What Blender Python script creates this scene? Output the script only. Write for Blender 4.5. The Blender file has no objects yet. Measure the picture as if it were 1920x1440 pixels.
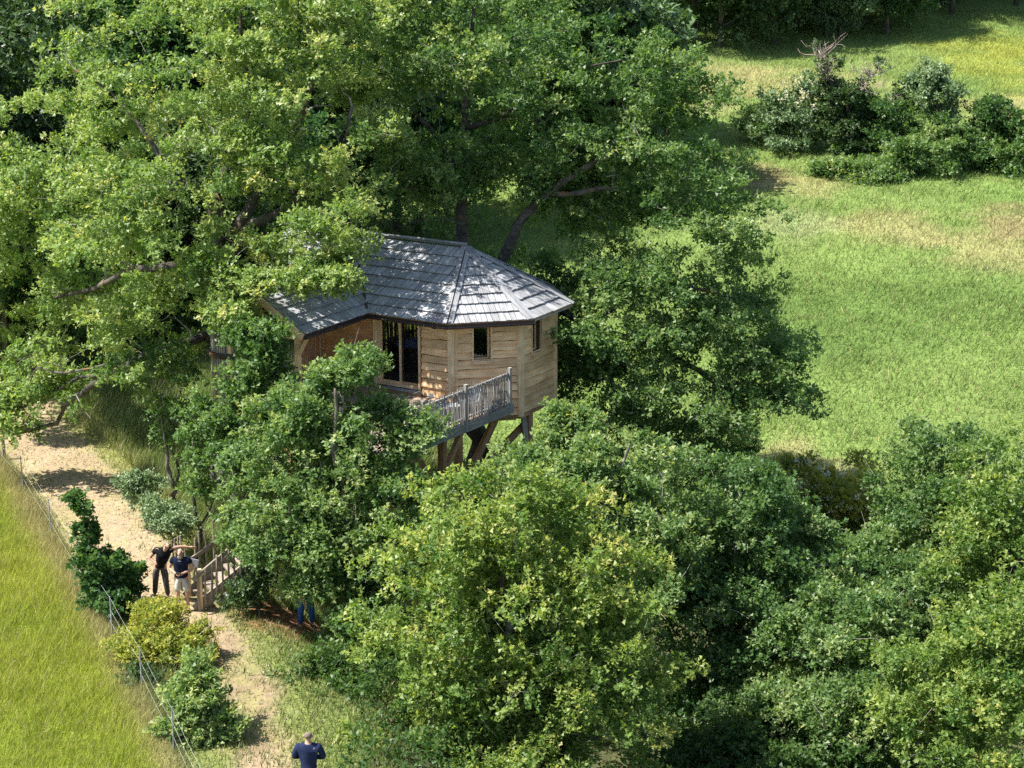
import bpy, bmesh, math, random
import numpy as np
from mathutils import Vector, Matrix, noise as mnoise

random.seed(7)
RNG = np.random.default_rng(7)
SC = bpy.context.scene
COL = SC.collection

# ------------------------------------------------------------------ camera
CAM_H, PITCH, LENS = 18.4, 15.0, 70.0
cam_d = bpy.data.cameras.new('camera')
cam_d.lens = LENS; cam_d.sensor_width = 36.0
cam_d.clip_start = 0.5; cam_d.clip_end = 3000.0
cam = bpy.data.objects.new('camera', cam_d)
COL.objects.link(cam)
cam.location = (0, 0, CAM_H)
cam.rotation_euler = (math.radians(90 - PITCH), 0, 0)
SC.camera = cam

# ------------------------------------------------------------------ sky and sun
SUN_AZ, SUN_EL = -99.0, 57.0        # azimuth measured from +Y towards +X, so the sun stands behind and to the left
w = bpy.data.worlds.new('World'); SC.world = w; w.use_nodes = True
nt = w.node_tree
bg = nt.nodes['Background']
sky = nt.nodes.new('ShaderNodeTexSky'); sky.sky_type = 'NISHITA'; sky.sun_disc = False
sky.sun_elevation = math.radians(SUN_EL); sky.sun_rotation = math.radians(SUN_AZ)
sky.air_density = 1.0; sky.dust_density = 1.0; sky.ozone_density = 1.0
nt.links.new(sky.outputs[0], bg.inputs[0]); bg.inputs[1].default_value = 0.09
sd = bpy.data.lights.new('sun', 'SUN'); sd.energy = 4.9; sd.angle = math.radians(0.53); sd.color = (1.0, 0.96, 0.89)
sun = bpy.data.objects.new('sun', sd); COL.objects.link(sun)
az, el = math.radians(SUN_AZ), math.radians(SUN_EL)
SUNV = Vector((math.sin(az)*math.cos(el), math.cos(az)*math.cos(el), math.sin(el)))
sun.rotation_euler = SUNV.to_track_quat('Z', 'Y').to_euler()
sun.location = SUNV*60
SC.view_settings.view_transform = 'Standard'; SC.view_settings.look = 'None'
SC.view_settings.exposure = 1.2; SC.view_settings.gamma = 1.0; SC.view_settings.use_curve_mapping = False
cy = SC.cycles
cy.max_bounces = 7; cy.diffuse_bounces = 3; cy.glossy_bounces = 2; cy.transmission_bounces = 5; cy.transparent_max_bounces = 6
cy.sample_clamp_indirect = 4.0; cy.caustics_reflective = False; cy.caustics_refractive = False
cy.use_denoising = False

# ------------------------------------------------------------------ pixel <-> world helpers (photograph 1920 x 1440)
F = 1920*LENS/36.0
_p = math.radians(PITCH); CP, SP = math.cos(_p), math.sin(_p)
def ray(px, py):
    a, b = (px-960)/F, (py-720)/F
    return np.array([a, CP - b*SP, -SP - b*CP])
def W(px, py, Y):                      # the point seen at that pixel whose depth is Y metres
    d = ray(px, py); t = Y/d[1]
    return Vector((d[0]*t, Y, CAM_H + d[2]*t))
def WZ(px, py, z):
    d = ray(px, py); t = (z-CAM_H)/d[2]
    return Vector((d[0]*t, d[1]*t, z))
def PX(v):                             # metres per photograph pixel at depth
    return v/F

# ------------------------------------------------------------------ terrain
def sstep(a, b, x):
    t = np.clip((x-a)/(b-a), 0, 1); return t*t*(3-2*t)
def terr(x, y):
    x = np.asarray(x, float); y = np.asarray(y, float)
    zl = 0.07*np.maximum(y-76, 0)
    fld = 0.1*(y-70)-1.0
    zr = np.where(y > 60, fld, -2.0 - 1.6*sstep(60, 46, y))
    zr = zr + 0.0
    pcx = np.interp(y, [26, 34, 38, 41.6, 44.6, 48.4, 52.5, 57.4, 63], [-4.2, -4.5, -4.9, -5.8, -7.3, -9.4, -11.0, -13.0, -15.9])
    m = sstep(1.7, 9.0, x - pcx)
    m = np.where(y > 62, sstep(-9, 0, x), m*(1-sstep(58, 62, y)) + sstep(-9, 0, x)*sstep(58, 62, y))
    z = zl*(1-m) + zr*m
    z = z + 0.10*np.sin(x*0.9+y*0.35)*np.sin(y*0.7-x*0.2)*sstep(-3, 3, x) + 0.03*np.sin(x*1.7+1)*np.sin(y*1.3)
    far = np.maximum(y-150, 0); z = z + 0.12*far*(1-np.minimum(far, 300)/900)
    return z
def T(x, y): return float(terr(x, y))
def G(px, py):
    d = ray(px, py); lo, hi = 20.0, 500.0
    prev = lo
    for s in np.arange(25, 500, 1.0):
        t = s/d[1]
        if CAM_H + d[2]*t < T(d[0]*t, s):
            lo, hi = prev, s; break
        prev = s
    for _ in range(18):
        m = (lo+hi)/2; t = m/d[1]
        if CAM_H + d[2]*t < T(d[0]*t, m): hi = m
        else: lo = m
    t = hi/d[1]
    return Vector((d[0]*t, hi, T(d[0]*t, hi)))

# ------------------------------------------------------------------ objects, parents, tags
WM = {}                                # world matrices, so parts can be placed in world space
def link(o, mat4=None, parent=None):
    COL.objects.link(o)
    M = mat4 if mat4 is not None else Matrix.Identity(4)
    WM[o.name] = M
    if parent is not None:
        o.parent = parent
        o.matrix_basis = WM[parent.name].inverted() @ M
    else:
        o.matrix_basis = M
    return o
def tag(o, label=None, cat=None, group=None, kind=None):
    if label: o['label'] = label
    if cat: o['category'] = cat
    if group: o['group'] = group
    if kind: o['kind'] = kind
    return o
def root(name, loc, label, cat, group=None):
    o = bpy.data.objects.new(name, None); o.empty_display_size = 0.3
    link(o, Matrix.Translation(Vector(loc)))
    return tag(o, label, cat, group)

class MB:
    def __init__(s): s.v = []; s.f = []
    def add(s, vs, fs):
        n = len(s.v); s.v += [tuple(p) for p in vs]; s.f += [tuple(i+n for i in q) for q in fs]; return s
    def box(s, lo, hi, M=None):
        x0, y0, z0 = lo; x1, y1, z1 = hi
        vs = [Vector(p) for p in ((x0,y0,z0),(x1,y0,z0),(x1,y1,z0),(x0,y1,z0),(x0,y0,z1),(x1,y0,z1),(x1,y1,z1),(x0,y1,z1))]
        if M is not None: vs = [M @ p for p in vs]
        return s.add(vs, [(0,3,2,1),(4,5,6,7),(0,1,5,4),(1,2,6,5),(2,3,7,6),(3,0,4,7)])
    def prism(s, poly, z0, z1):
        n = len(poly)
        vs = [(p[0], p[1], z0) for p in poly] + [(p[0], p[1], z1) for p in poly]
        return s.add(vs, [tuple(reversed(range(n))), tuple(range(n, 2*n))] + [(i, (i+1) % n, n+(i+1) % n, n+i) for i in range(n)])
    def tube(s, pts, rad, n=6, caps=True):
        pts = [Vector(p) for p in pts]; m = len(pts); base = len(s.v)
        up = Vector((0.13, 0.21, 1)).normalized()
        for i, p in enumerate(pts):
            t = (pts[min(i+1, m-1)] - pts[max(i-1, 0)])
            t = t.normalized() if t.length > 1e-9 else Vector((0, 0, 1))
            a = t.cross(up)
            if a.length < 1e-3: a = t.cross(Vector((1, 0, 0)))
            a.normalize(); b = t.cross(a); r = rad[i] if hasattr(rad, '__len__') else rad
            for k in range(n):
                th = 2*math.pi*k/n
                s.v.append(tuple(p + (a*math.cos(th)+b*math.sin(th))*r))
        for i in range(m-1):
            for k in range(n):
                s.f.append((base+i*n+k, base+i*n+(k+1) % n, base+(i+1)*n+(k+1) % n, base+(i+1)*n+k))
        if caps:
            s.f.append(tuple(base+k for k in reversed(range(n)))); s.f.append(tuple(base+(m-1)*n+k for k in range(n)))
        return s
    def lathe(s, prof, n=16, c=(0, 0, 0)):
        base = len(s.v); m = len(prof)
        for r, z in prof:
            for k in range(n):
                th = 2*math.pi*k/n; s.v.append((c[0]+r*math.cos(th), c[1]+r*math.sin(th), c[2]+z))
        for i in range(m-1):
            for k in range(n):
                s.f.append((base+i*n+k, base+i*n+(k+1) % n, base+(i+1)*n+(k+1) % n, base+(i+1)*n+k))
        s.f.append(tuple(base+k for k in reversed(range(n)))); s.f.append(tuple(base+(m-1)*n+k for k in range(n)))
        return s
    def mesh(s, name, mat, smooth=False):
        me = bpy.data.meshes.new(name); me.from_pydata(s.v, [], s.f); me.update()
        if mat: me.materials.append(mat)
        if smooth: me.polygons.foreach_set('use_smooth', [True]*len(me.polygons))
        return me
    def build(s, name, mat, parent=None, M=None, smooth=False):
        return link(bpy.data.objects.new(name, s.mesh(name, mat, smooth)), M, parent)

def frame(p, x, up=Vector((0, 0, 1))):
    """matrix at p whose local x runs along x and local z is as near up as it can be"""
    X = Vector(x).normalized(); Y = Vector(up).cross(X)
    if Y.length < 1e-4: Y = Vector((0, 1, 0)).cross(X)
    Y.normalize(); Z = X.cross(Y)
    M = Matrix((X, Y, Z)).transposed().to_4x4(); M.translation = Vector(p); return M

def timber(name, p, q, wd, th, mat, parent, up=Vector((0, 0, 1)), bev=0.0, kind=None):
    """a straight timber from p to q: local x is the grain, wd across, th along up"""
    p, q = Vector(p), Vector(q); L = (q-p).length
    m = MB()
    if bev > 0:
        a, b = wd/2, th/2; poly = [(-a+bev,-b),(a-bev,-b),(a,-b+bev),(a,b-bev),(a-bev,b),(-a+bev,b),(-a,b-bev),(-a,-b+bev)]
        n = 8
        m.add([(0, y, z) for y, z in poly] + [(L, y, z) for y, z in poly],
              [tuple(reversed(range(n))), tuple(range(n, 2*n))] + [(i, (i+1) % n, n+(i+1) % n, n+i) for i in range(n)])
    else:
        m.box((0, -wd/2, -th/2), (L, wd/2, th/2))
    return m.build(name, mat, parent, frame(p, q-p, up))

def pole(name, p, q, r0, r1, mat, parent, wob=0.015, n=6, seg=4):
    """a round, slightly crooked stick; local x is the grain"""
    p, q = Vector(p), Vector(q); L = (q-p).length
    pts = []; rr = []
    for i in range(seg+1):
        t = i/seg; k = 0 if i in (0,) else wob
        pts.append((L*t, random.uniform(-k, k), random.uniform(-k, k))); rr.append(r0+(r1-r0)*t)
    return MB().tube(pts, rr, n).build(name, mat, parent, frame(p, q-p), smooth=False)

# ------------------------------------------------------------------ materials
def new_mat(name):
    m = bpy.data.materials.new(name); m.use_nodes = True
    n = m.node_tree; n.nodes.clear()
    return m, n, n.nodes, n.links
def node(ns, t, **kw):
    x = ns.new(t)
    for k, v in kw.items(): setattr(x, k, v)
    return x
def ramp(ns, stops):
    r = ns.new('ShaderNodeValToRGB'); e = r.color_ramp.elements
    while len(e) < len(stops): e.new(0.5)
    for i, (p, c) in enumerate(stops):
        e[i].position = p; e[i].color = (*c, 1)
    return r
def leaf_mat(name, stops, trans=0.45, gloss=0.36, rough=0.45):
    """leaves: colour by the per-leaf 'tint'; light passes through them"""
    m, n, ns, L = new_mat(name)
    at = node(ns, 'ShaderNodeAttribute'); at.attribute_name = 'tint'
    r = ramp(ns, stops); L.new(at.outputs['Fac'], r.inputs[0])
    pr = node(ns, 'ShaderNodeBsdfPrincipled'); pr.inputs['Roughness'].default_value = rough
    pr.inputs['Specular IOR Level'].default_value = gloss
    L.new(r.outputs[0], pr.inputs['Base Color'])
    tr = node(ns, 'ShaderNodeBsdfTranslucent')
    hs = node(ns, 'ShaderNodeMix', data_type='RGBA', blend_type='MULTIPLY'); hs.inputs[0].default_value = 1
    hs.inputs[7].default_value = (1.35, 1.35, 0.55, 1); L.new(r.outputs[0], hs.inputs[6]); L.new(hs.outputs[2], tr.inputs[0])
    mx = node(ns, 'ShaderNodeMixShader'); mx.inputs[0].default_value = trans
    L.new(pr.outputs[0], mx.inputs[1]); L.new(tr.outputs[0], mx.inputs[2])
    o = node(ns, 'ShaderNodeOutputMaterial'); L.new(mx.outputs[0], o.inputs[0])
    return m
def wood_mat(name, c1, c2, grain=(1.2, 22, 22), rough=0.75, var=0.25, knots=0.0, lichen=None, bump=0.35):
    m, n, ns, L = new_mat(name)
    tc = node(ns, 'ShaderNodeTexCoord'); oi = node(ns, 'ShaderNodeObjectInfo')
    mp = node(ns, 'ShaderNodeMapping'); mp.inputs['Scale'].default_value = grain
    sc = node(ns, 'ShaderNodeVectorMath', operation='SCALE'); sc.inputs[3].default_value = 37.0
    cb = node(ns, 'ShaderNodeCombineXYZ'); L.new(oi.outputs['Random'], cb.inputs[0]); L.new(oi.outputs['Random'], cb.inputs[1])
    L.new(cb.outputs[0], sc.inputs[0])
    ad = node(ns, 'ShaderNodeVectorMath', operation='ADD'); L.new(tc.outputs['Object'], ad.inputs[0]); L.new(sc.outputs[0], ad.inputs[1])
    L.new(ad.outputs[0], mp.inputs[0])
    nz = node(ns, 'ShaderNodeTexNoise'); nz.inputs['Scale'].default_value = 1.0; nz.inputs['Detail'].default_value = 6; nz.inputs['Roughness'].default_value = 0.65
    nz.inputs['Distortion'].default_value = 0.6
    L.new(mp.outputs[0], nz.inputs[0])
    r = ramp(ns, [(0.32, c1), (0.66, c2)]); L.new(nz.outputs[0], r.inputs[0])
    n2 = node(ns, 'ShaderNodeTexNoise'); n2.inputs['Scale'].default_value = 2.3; n2.inputs['Detail'].default_value = 3; L.new(ad.outputs[0], n2.inputs[0])
    mr = node(ns, 'ShaderNodeMapRange'); mr.inputs[1].default_value = 0.3; mr.inputs[2].default_value = 0.7
    mr.inputs[3].default_value = 0.78; mr.inputs[4].default_value = 1.15; L.new(n2.outputs[0], mr.inputs[0])
    vr = node(ns, 'ShaderNodeMapRange'); vr.inputs[3].default_value = 1-var; vr.inputs[4].default_value = 1+var*0.6; L.new(oi.outputs['Random'], vr.inputs[0])
    mu = node(ns, 'ShaderNodeMath', operation='MULTIPLY'); L.new(mr.outputs[0], mu.inputs[0]); L.new(vr.outputs[0], mu.inputs[1])
    sc2 = node(ns, 'ShaderNodeVectorMath', operation='SCALE'); L.new(r.outputs[0], sc2.inputs[0]); L.new(mu.outputs[0], sc2.inputs[3])
    col = sc2.outputs[0]
    if lichen:
        n3 = node(ns, 'ShaderNodeTexNoise'); n3.inputs['Scale'].default_value = lichen[1]; n3.inputs['Detail'].default_value = 5; L.new(ad.outputs[0], n3.inputs[0])
        r3 = ramp(ns, [(lichen[2], (0, 0, 0)), (lichen[2]+0.08, (1, 1, 1))]); L.new(n3.outputs[0], r3.inputs[0])
        mx = node(ns, 'ShaderNodeMix', data_type='RGBA'); L.new(r3.outputs[0], mx.inputs[0]); L.new(col, mx.inputs[6]); mx.inputs[7].default_value = (*lichen[0], 1); col = mx.outputs[2]
    pr = node(ns, 'ShaderNodeBsdfPrincipled'); pr.inputs['Roughness'].default_value = rough; pr.inputs['Specular IOR Level'].default_value = 0.3
    L.new(col, pr.inputs['Base Color'])
    bp = node(ns, 'ShaderNodeBump'); bp.inputs['Strength'].default_value = bump; bp.inputs['Distance'].default_value = 0.01
    L.new(nz.outputs[0], bp.inputs['Height']); L.new(bp.outputs[0], pr.inputs['Normal'])
    o = node(ns, 'ShaderNodeOutputMaterial'); L.new(pr.outputs[0], o.inputs[0])
    return m
def plain_mat(name, c, rough=0.7, spec=0.3, var=0.12, scale=14.0, metal=0.0, bump=0.0):
    m, n, ns, L = new_mat(name)
    tc = node(ns, 'ShaderNodeTexCoord')
    nz = node(ns, 'ShaderNodeTexNoise'); nz.inputs['Scale'].default_value = scale; nz.inputs['Detail'].default_value = 4; L.new(tc.outputs['Object'], nz.inputs[0])
    r = ramp(ns, [(0.3, tuple(v*(1-var) for v in c)), (0.7, tuple(min(1, v*(1+var)) for v in c))]); L.new(nz.outputs[0], r.inputs[0])
    pr = node(ns, 'ShaderNodeBsdfPrincipled'); pr.inputs['Roughness'].default_value = rough; pr.inputs['Specular IOR Level'].default_value = spec; pr.inputs['Metallic'].default_value = metal
    L.new(r.outputs[0], pr.inputs['Base Color'])
    if bump:
        bp = node(ns, 'ShaderNodeBump'); bp.inputs['Strength'].default_value = bump; bp.inputs['Distance'].default_value = 0.02
        L.new(nz.outputs[0], bp.inputs['Height']); L.new(bp.outputs[0], pr.inputs['Normal'])
    o = node(ns, 'ShaderNodeOutputMaterial'); L.new(pr.outputs[0], o.inputs[0])
    return m
def attr_mat(name, trans=0.3, rough=0.8, noise_amt=0.0):
    """colour straight from the per-piece 'col' attribute (grass blades, flowers)"""
    m, n, ns, L = new_mat(name)
    at = node(ns, 'ShaderNodeAttribute'); at.attribute_name = 'col'
    pr = node(ns, 'ShaderNodeBsdfPrincipled'); pr.inputs['Roughness'].default_value = rough; pr.inputs['Specular IOR Level'].default_value = 0.15
    L.new(at.outputs['Color'], pr.inputs['Base Color'])
    tr = node(ns, 'ShaderNodeBsdfTranslucent'); L.new(at.outputs['Color'], tr.inputs[0])
    mx = node(ns, 'ShaderNodeMixShader'); mx.inputs[0].default_value = trans
    L.new(pr.outputs[0], mx.inputs[1]); L.new(tr.outputs[0], mx.inputs[2])
    o = node(ns, 'ShaderNodeOutputMaterial'); L.new(mx.outputs[0], o.inputs[0])
    return m

K = 1.0
LF = {
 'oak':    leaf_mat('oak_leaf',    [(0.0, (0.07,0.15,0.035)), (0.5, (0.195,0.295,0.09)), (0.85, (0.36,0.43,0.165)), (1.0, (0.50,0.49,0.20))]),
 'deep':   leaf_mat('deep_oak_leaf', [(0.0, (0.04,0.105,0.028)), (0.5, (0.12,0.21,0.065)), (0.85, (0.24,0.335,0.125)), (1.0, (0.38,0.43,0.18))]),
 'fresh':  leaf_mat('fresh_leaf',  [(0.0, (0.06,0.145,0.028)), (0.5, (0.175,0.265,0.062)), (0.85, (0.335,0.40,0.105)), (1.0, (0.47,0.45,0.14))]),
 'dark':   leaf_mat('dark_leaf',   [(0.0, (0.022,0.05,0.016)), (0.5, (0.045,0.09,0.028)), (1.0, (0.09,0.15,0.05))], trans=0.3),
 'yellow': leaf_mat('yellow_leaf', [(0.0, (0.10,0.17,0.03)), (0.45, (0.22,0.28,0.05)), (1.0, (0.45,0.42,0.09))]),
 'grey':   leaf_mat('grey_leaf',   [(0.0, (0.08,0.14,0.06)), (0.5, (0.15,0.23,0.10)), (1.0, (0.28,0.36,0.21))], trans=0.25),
 'cream':  leaf_mat('cream_blossom', [(0.0, (0.50,0.48,0.34)), (1.0, (0.74,0.72,0.56))], trans=0.25),
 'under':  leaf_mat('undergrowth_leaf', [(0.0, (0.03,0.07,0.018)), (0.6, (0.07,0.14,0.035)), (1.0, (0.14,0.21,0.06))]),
}
M_BARK = wood_mat('oak_bark', (0.05,0.042,0.034), (0.17,0.15,0.125), grain=(4, 4, 1.2), rough=0.95, lichen=((0.25,0.25,0.21), 2.2, 0.56), bump=0.8)
M_MOSS = wood_mat('mossy_bark', (0.035,0.03,0.026), (0.14,0.125,0.11), grain=(4, 4, 4), rough=1.0, lichen=((0.17,0.095,0.04), 1.8, 0.60), bump=0.9)
M_TWIG = plain_mat('grey_twig_bark', (0.24,0.225,0.20), rough=0.95, var=0.4, scale=6)
M_DEAD = plain_mat('dead_twig', (0.36,0.28,0.25), rough=0.95, var=0.3, scale=3)
M_LARCH = wood_mat('larch_siding', (0.76,0.41,0.19), (0.97,0.70,0.40), grain=(1.1, 14, 16), var=0.22)
M_LARCHW = wood_mat('larch_inner_boards', (0.50,0.24,0.11), (0.76,0.43,0.22), grain=(0.9, 10, 12), var=0.2)
M_SHADEW = wood_mat('dark_sheathing', (0.10,0.06,0.035), (0.18,0.11,0.065))
M_POST = wood_mat('larch_post', (0.72,0.46,0.25), (0.94,0.70,0.43), grain=(0.8, 16, 16), var=0.12)
M_SUPP = wood_mat('brown_support_timber', (0.32,0.17,0.09), (0.54,0.34,0.19), grain=(0.8, 14, 14), var=0.2)
M_GREYW = wood_mat('weathered_grey_wood', (0.21,0.19,0.165), (0.40,0.37,0.325), grain=(1.2, 25, 25), var=0.25)
M_PICK = wood_mat('grey_chestnut_stick', (0.22,0.205,0.19), (0.42,0.395,0.365), grain=(1.5, 30, 30), var=0.3)
M_STAIRW = wood_mat('brown_stair_wood', (0.19,0.15,0.115), (0.39,0.32,0.25), grain=(1.2, 22, 22), var=0.25)
M_STICK = wood_mat('reddish_barked_stick', (0.26,0.10,0.045), (0.52,0.28,0.14), grain=(1.5, 20, 20), var=0.35)
M_SHING = wood_mat('grey_shingle', (0.24,0.245,0.26), (0.48,0.48,0.49), grain=(26, 1.6, 8), var=0.28, rough=0.62, bump=0.5)
M_CAP = wood_mat('grey_hip_board', (0.20,0.205,0.22), (0.40,0.405,0.42), grain=(1.4, 26, 26), var=0.15, rough=0.62)
M_GUT = plain_mat('brown_gutter', (0.075,0.05,0.045), rough=0.35, spec=0.5, metal=0.3)
M_DARK = plain_mat('dark_interior', (0.03,0.028,0.026), rough=0.9)
M_DECK = wood_mat('deck_board_wood', (0.30,0.22,0.16), (0.50,0.40,0.30), grain=(1, 18, 18), var=0.2)
M_WHITE = plain_mat('white_plastic', (0.33,0.34,0.36), rough=0.4, spec=0.5, var=0.04)
M_BLUE = plain_mat('pale_blue_cover', (0.42,0.50,0.66), rough=0.6, var=0.1, scale=5)
M_BED = plain_mat('bed_linen', (0.45,0.5,0.65), rough=0.9, var=0.1)
M_BLACKM = plain_mat('black_metal', (0.02,0.02,0.022), rough=0.4, spec=0.5, metal=0.5)
M_LAMP = plain_mat('lamp_glass_white', (0.8,0.8,0.78), rough=0.3, spec=0.5, var=0.03)
def glass_mat():
    m, n, ns, L = new_mat('window_glass')
    t = node(ns, 'ShaderNodeBsdfTransparent'); t.inputs[0].default_value = (0.45, 0.52, 0.55, 1)
    g = node(ns, 'ShaderNodeBsdfGlossy'); g.inputs['Roughness'].default_value = 0.03; g.inputs[0].default_value = (0.9, 0.95, 1, 1)
    fr = node(ns, 'ShaderNodeFresnel'); fr.inputs[0].default_value = 2.1
    mx = node(ns, 'ShaderNodeMixShader'); L.new(fr.outputs[0], mx.inputs[0]); L.new(t.outputs[0], mx.inputs[1]); L.new(g.outputs[0], mx.inputs[2])
    o = node(ns, 'ShaderNodeOutputMaterial'); L.new(mx.outputs[0], o.inputs[0]); return m
M_GLASS = glass_mat()

# ------------------------------------------------------------------ ground colours (colours of soil and grass by place, plus painted dappled shade)
def vnoise(x, y, s, seed=0):
    """cheap smooth value noise, vectorised"""
    x = np.asarray(x, float)/s + seed*17.3; y = np.asarray(y, float)/s - seed*9.1
    xi = np.floor(x); yi = np.floor(y); fx = x-xi; fy = y-yi
    fx = fx*fx*(3-2*fx); fy = fy*fy*(3-2*fy)
    def h(a, b):
        v = np.sin(a*127.1 + b*311.7 + seed*74.7)*43758.5453
        return v-np.floor(v)
    return (h(xi, yi)*(1-fx)+h(xi+1, yi)*fx)*(1-fy) + (h(xi, yi+1)*(1-fx)+h(xi+1, yi+1)*fx)*fy
def fbm(x, y, s, seed=0):
    return 0.5*vnoise(x, y, s, seed)+0.3*vnoise(x, y, s/2.3, seed+1)+0.2*vnoise(x, y, s/5.1, seed+2)

PATH = [(-21.0, 80, 1.5), (-18.6, 70.5, 1.6), (-16.0, 63, 1.4), (-13.2, 57.4, 1.45), (-11.1, 52.5, 1.3), (-9.4, 48.4, 1.25), (-7.3, 44.6, 1.0), (-6.0, 41.6, 0.7), (-5.1, 38.0, 0.64), (-4.75, 34, 0.7), (-4.5, 26, .8)]
def path_d(x, y):
    """signed distance to the track edge: negative on the track"""
    x = np.asarray(x, float); y = np.asarray(y, float)
    best = np.full(np.broadcast(x, y).shape, 1e9)
    for (x0, y0, w0), (x1, y1, w1) in zip(PATH[:-1], PATH[1:]):
        dx, dy = x1-x0, y1-y0; t = np.clip(((x-x0)*dx+(y-y0)*dy)/(dx*dx+dy*dy), 0, 1)
        d = np.hypot(x-x0-t*dx, y-y0-t*dy)-(w0+(w1-w0)*t)
        best = np.minimum(best, d)
    return best
FENCE = [(-17.0, 61.3), (-14.75, 57.0), (-11.2, 48.6), (-9.0, 43.4), (-6.9, 38.0), (-4.9, 32.5)]
def fence_x(y):
    ys = [p[1] for p in FENCE][::-1]; xs = [p[0] for p in FENCE][::-1]
    return np.interp(y, ys, xs)
FIELD_SPOTS = []     # (x, y, rx, ry, strength) of dry reddish patches; (.., 'straw')
def _spot(px, py, rpx, ry, kind):
    g = G(px, py); FIELD_SPOTS.append((g.x, g.y, rpx*g.y/F, ry, kind))
for a in [(1900, 425, 130, 3.5, 'dry'), (1430, 325, 110, 3.2, 'dry'), (1520, 345, 90, 2.2, 'straw'), (1350, 140, 120, 5, 'straw'), (1480, 160, 150, 5, 'straw'), (1330, 190, 60, 5, 'straw'),
          (1860, 470, 120, 3.5, 'straw'), (1700, 430, 160, 3.5, 'straw'), (1480, 850, 70, 2.0, 'straw'), (1560, 890, 70, 1.6, 'straw'), (1480, 420, 100, 4, 'pale'), (1900, 210, 120, 5, 'straw'),
          (1850, 120, 120, 9, 'lime'), (1900, 90, 120, 9, 'lime'), (1600, 620, 240, 6, 'green'), (1500, 600, 120, 6, 'green'), (1800, 560, 200, 5, 'green')]:
    _spot(*a)
def ground_rgb(x, y):
    x = np.asarray(x, float); y = np.asarray(y, float); sh = x.shape
    c = np.zeros(sh+(3,))
    n1 = fbm(x, y, 3.0, 3)[..., None]; n2 = fbm(x, y, 0.9, 5)[..., None]; n3 = fbm(x, y, 9, 8)[..., None]
    grass = np.array([0.10, 0.15, 0.035])*(1-n1) + np.array([0.19, 0.23, 0.065])*n1
    field = np.array([0.12, 0.20, 0.045])*(1-n1) + np.array([0.18, 0.265, 0.068])*n1
    field = field*(1-0.25*n3) + np.array([0.31, 0.32, 0.12])*0.25*n3
    for (sx, sy, rx, ry, kind) in FIELD_SPOTS:
        d = np.hypot((x-sx)/rx, (y-sy)/ry) + (fbm(x, y*1.7, 3.2, 11)-0.5)*1.5
        m = (1-sstep(0.45, 1.15, d))[..., None]
        colr = {'dry': (0.40, 0.275, 0.165), 'straw': (0.46, 0.39, 0.19), 'pale': (0.36, 0.39, 0.19), 'lime': (0.34, 0.36, 0.06), 'green': (0.14, 0.22, 0.055)}[kind]
        field = field*(1-m*0.55) + np.array(colr)*.82*m*0.55
    meadow = np.array([0.17, 0.25, 0.025])*(1-n1) + np.array([0.33, 0.375, 0.055])*n1
    meadow = meadow*(1-.5*n3)+np.array([0.36, 0.36, 0.05])*.5*n3
    right = sstep(-8, -2, x)*sstep(57, 61, y)
    c = grass*(1-right[..., None]) + field*right[..., None]
    left = (sstep(0.15, -0.5, x - fence_x(y)) * (y < 66))[..., None]
    c = c*(1-left) + meadow*left
    # straw coloured strip under the fence wires
    fs = (np.exp(-((x-fence_x(y)+0.25)/0.4)**2) * (y < 60))[..., None]
    c = c*(1-0.6*fs) + np.array([0.40, 0.34, 0.19])*0.6*fs
    pd = path_d(x, y) + (fbm(x, y, 0.8, 21)-0.5)*0.9
    sand = np.array([0.35, 0.265, 0.165])*(0.78+0.44*n2)
    m = (1-sstep(-0.35, 0.35, pd))[..., None]
    dapple = (sstep(47, 44, y)*(.35+.65*sstep(.42, .6, fbm(x, y, .9, 61))))[..., None]; sand = sand*(1-.5*dapple)+np.array([.16, .115, .065])*.5*dapple  # dappled shade on the lower track, painted in as brown patches
    tuft = (sstep(0.56-0.14*sstep(46, 43, y), 0.68-0.1*sstep(46, 43, y), fbm(x*1.5, y*0.6, 0.7, 31)) * (0.5+0.5*sstep(-1.4, -0.3, pd)))[..., None]
    sand = sand*(1-tuft*0.6) + np.array([0.26, 0.25, 0.09])*tuft*0.6
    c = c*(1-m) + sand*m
    dry = (np.exp(-((pd-0.4)/0.5)**2)*(y < 66)*(.25+.75*sstep(45, 50, y)))[..., None]
    c = c*(1-0.45*dry) + np.array([0.34, 0.29, 0.12])*0.45*dry
    # bare reddish earth on the bank below the stairs, and leaf litter under the trees on the slope
    ee = np.hypot((x+4.4)/2.6, (y-46.8)/2.2) + (fbm(x, y, 1.0, 41)-0.5)*0.5
    m = (1-sstep(0.7, 1.15, ee))[..., None]
    c = c*(1-m) + np.array([0.30, 0.155, 0.085])*(0.7+0.5*n2)*m
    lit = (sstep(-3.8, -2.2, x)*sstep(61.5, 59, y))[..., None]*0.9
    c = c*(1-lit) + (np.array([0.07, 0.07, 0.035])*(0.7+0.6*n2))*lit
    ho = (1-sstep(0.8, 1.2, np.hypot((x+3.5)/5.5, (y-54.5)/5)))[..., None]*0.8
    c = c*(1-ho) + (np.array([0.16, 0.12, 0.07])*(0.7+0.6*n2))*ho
    return c

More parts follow.
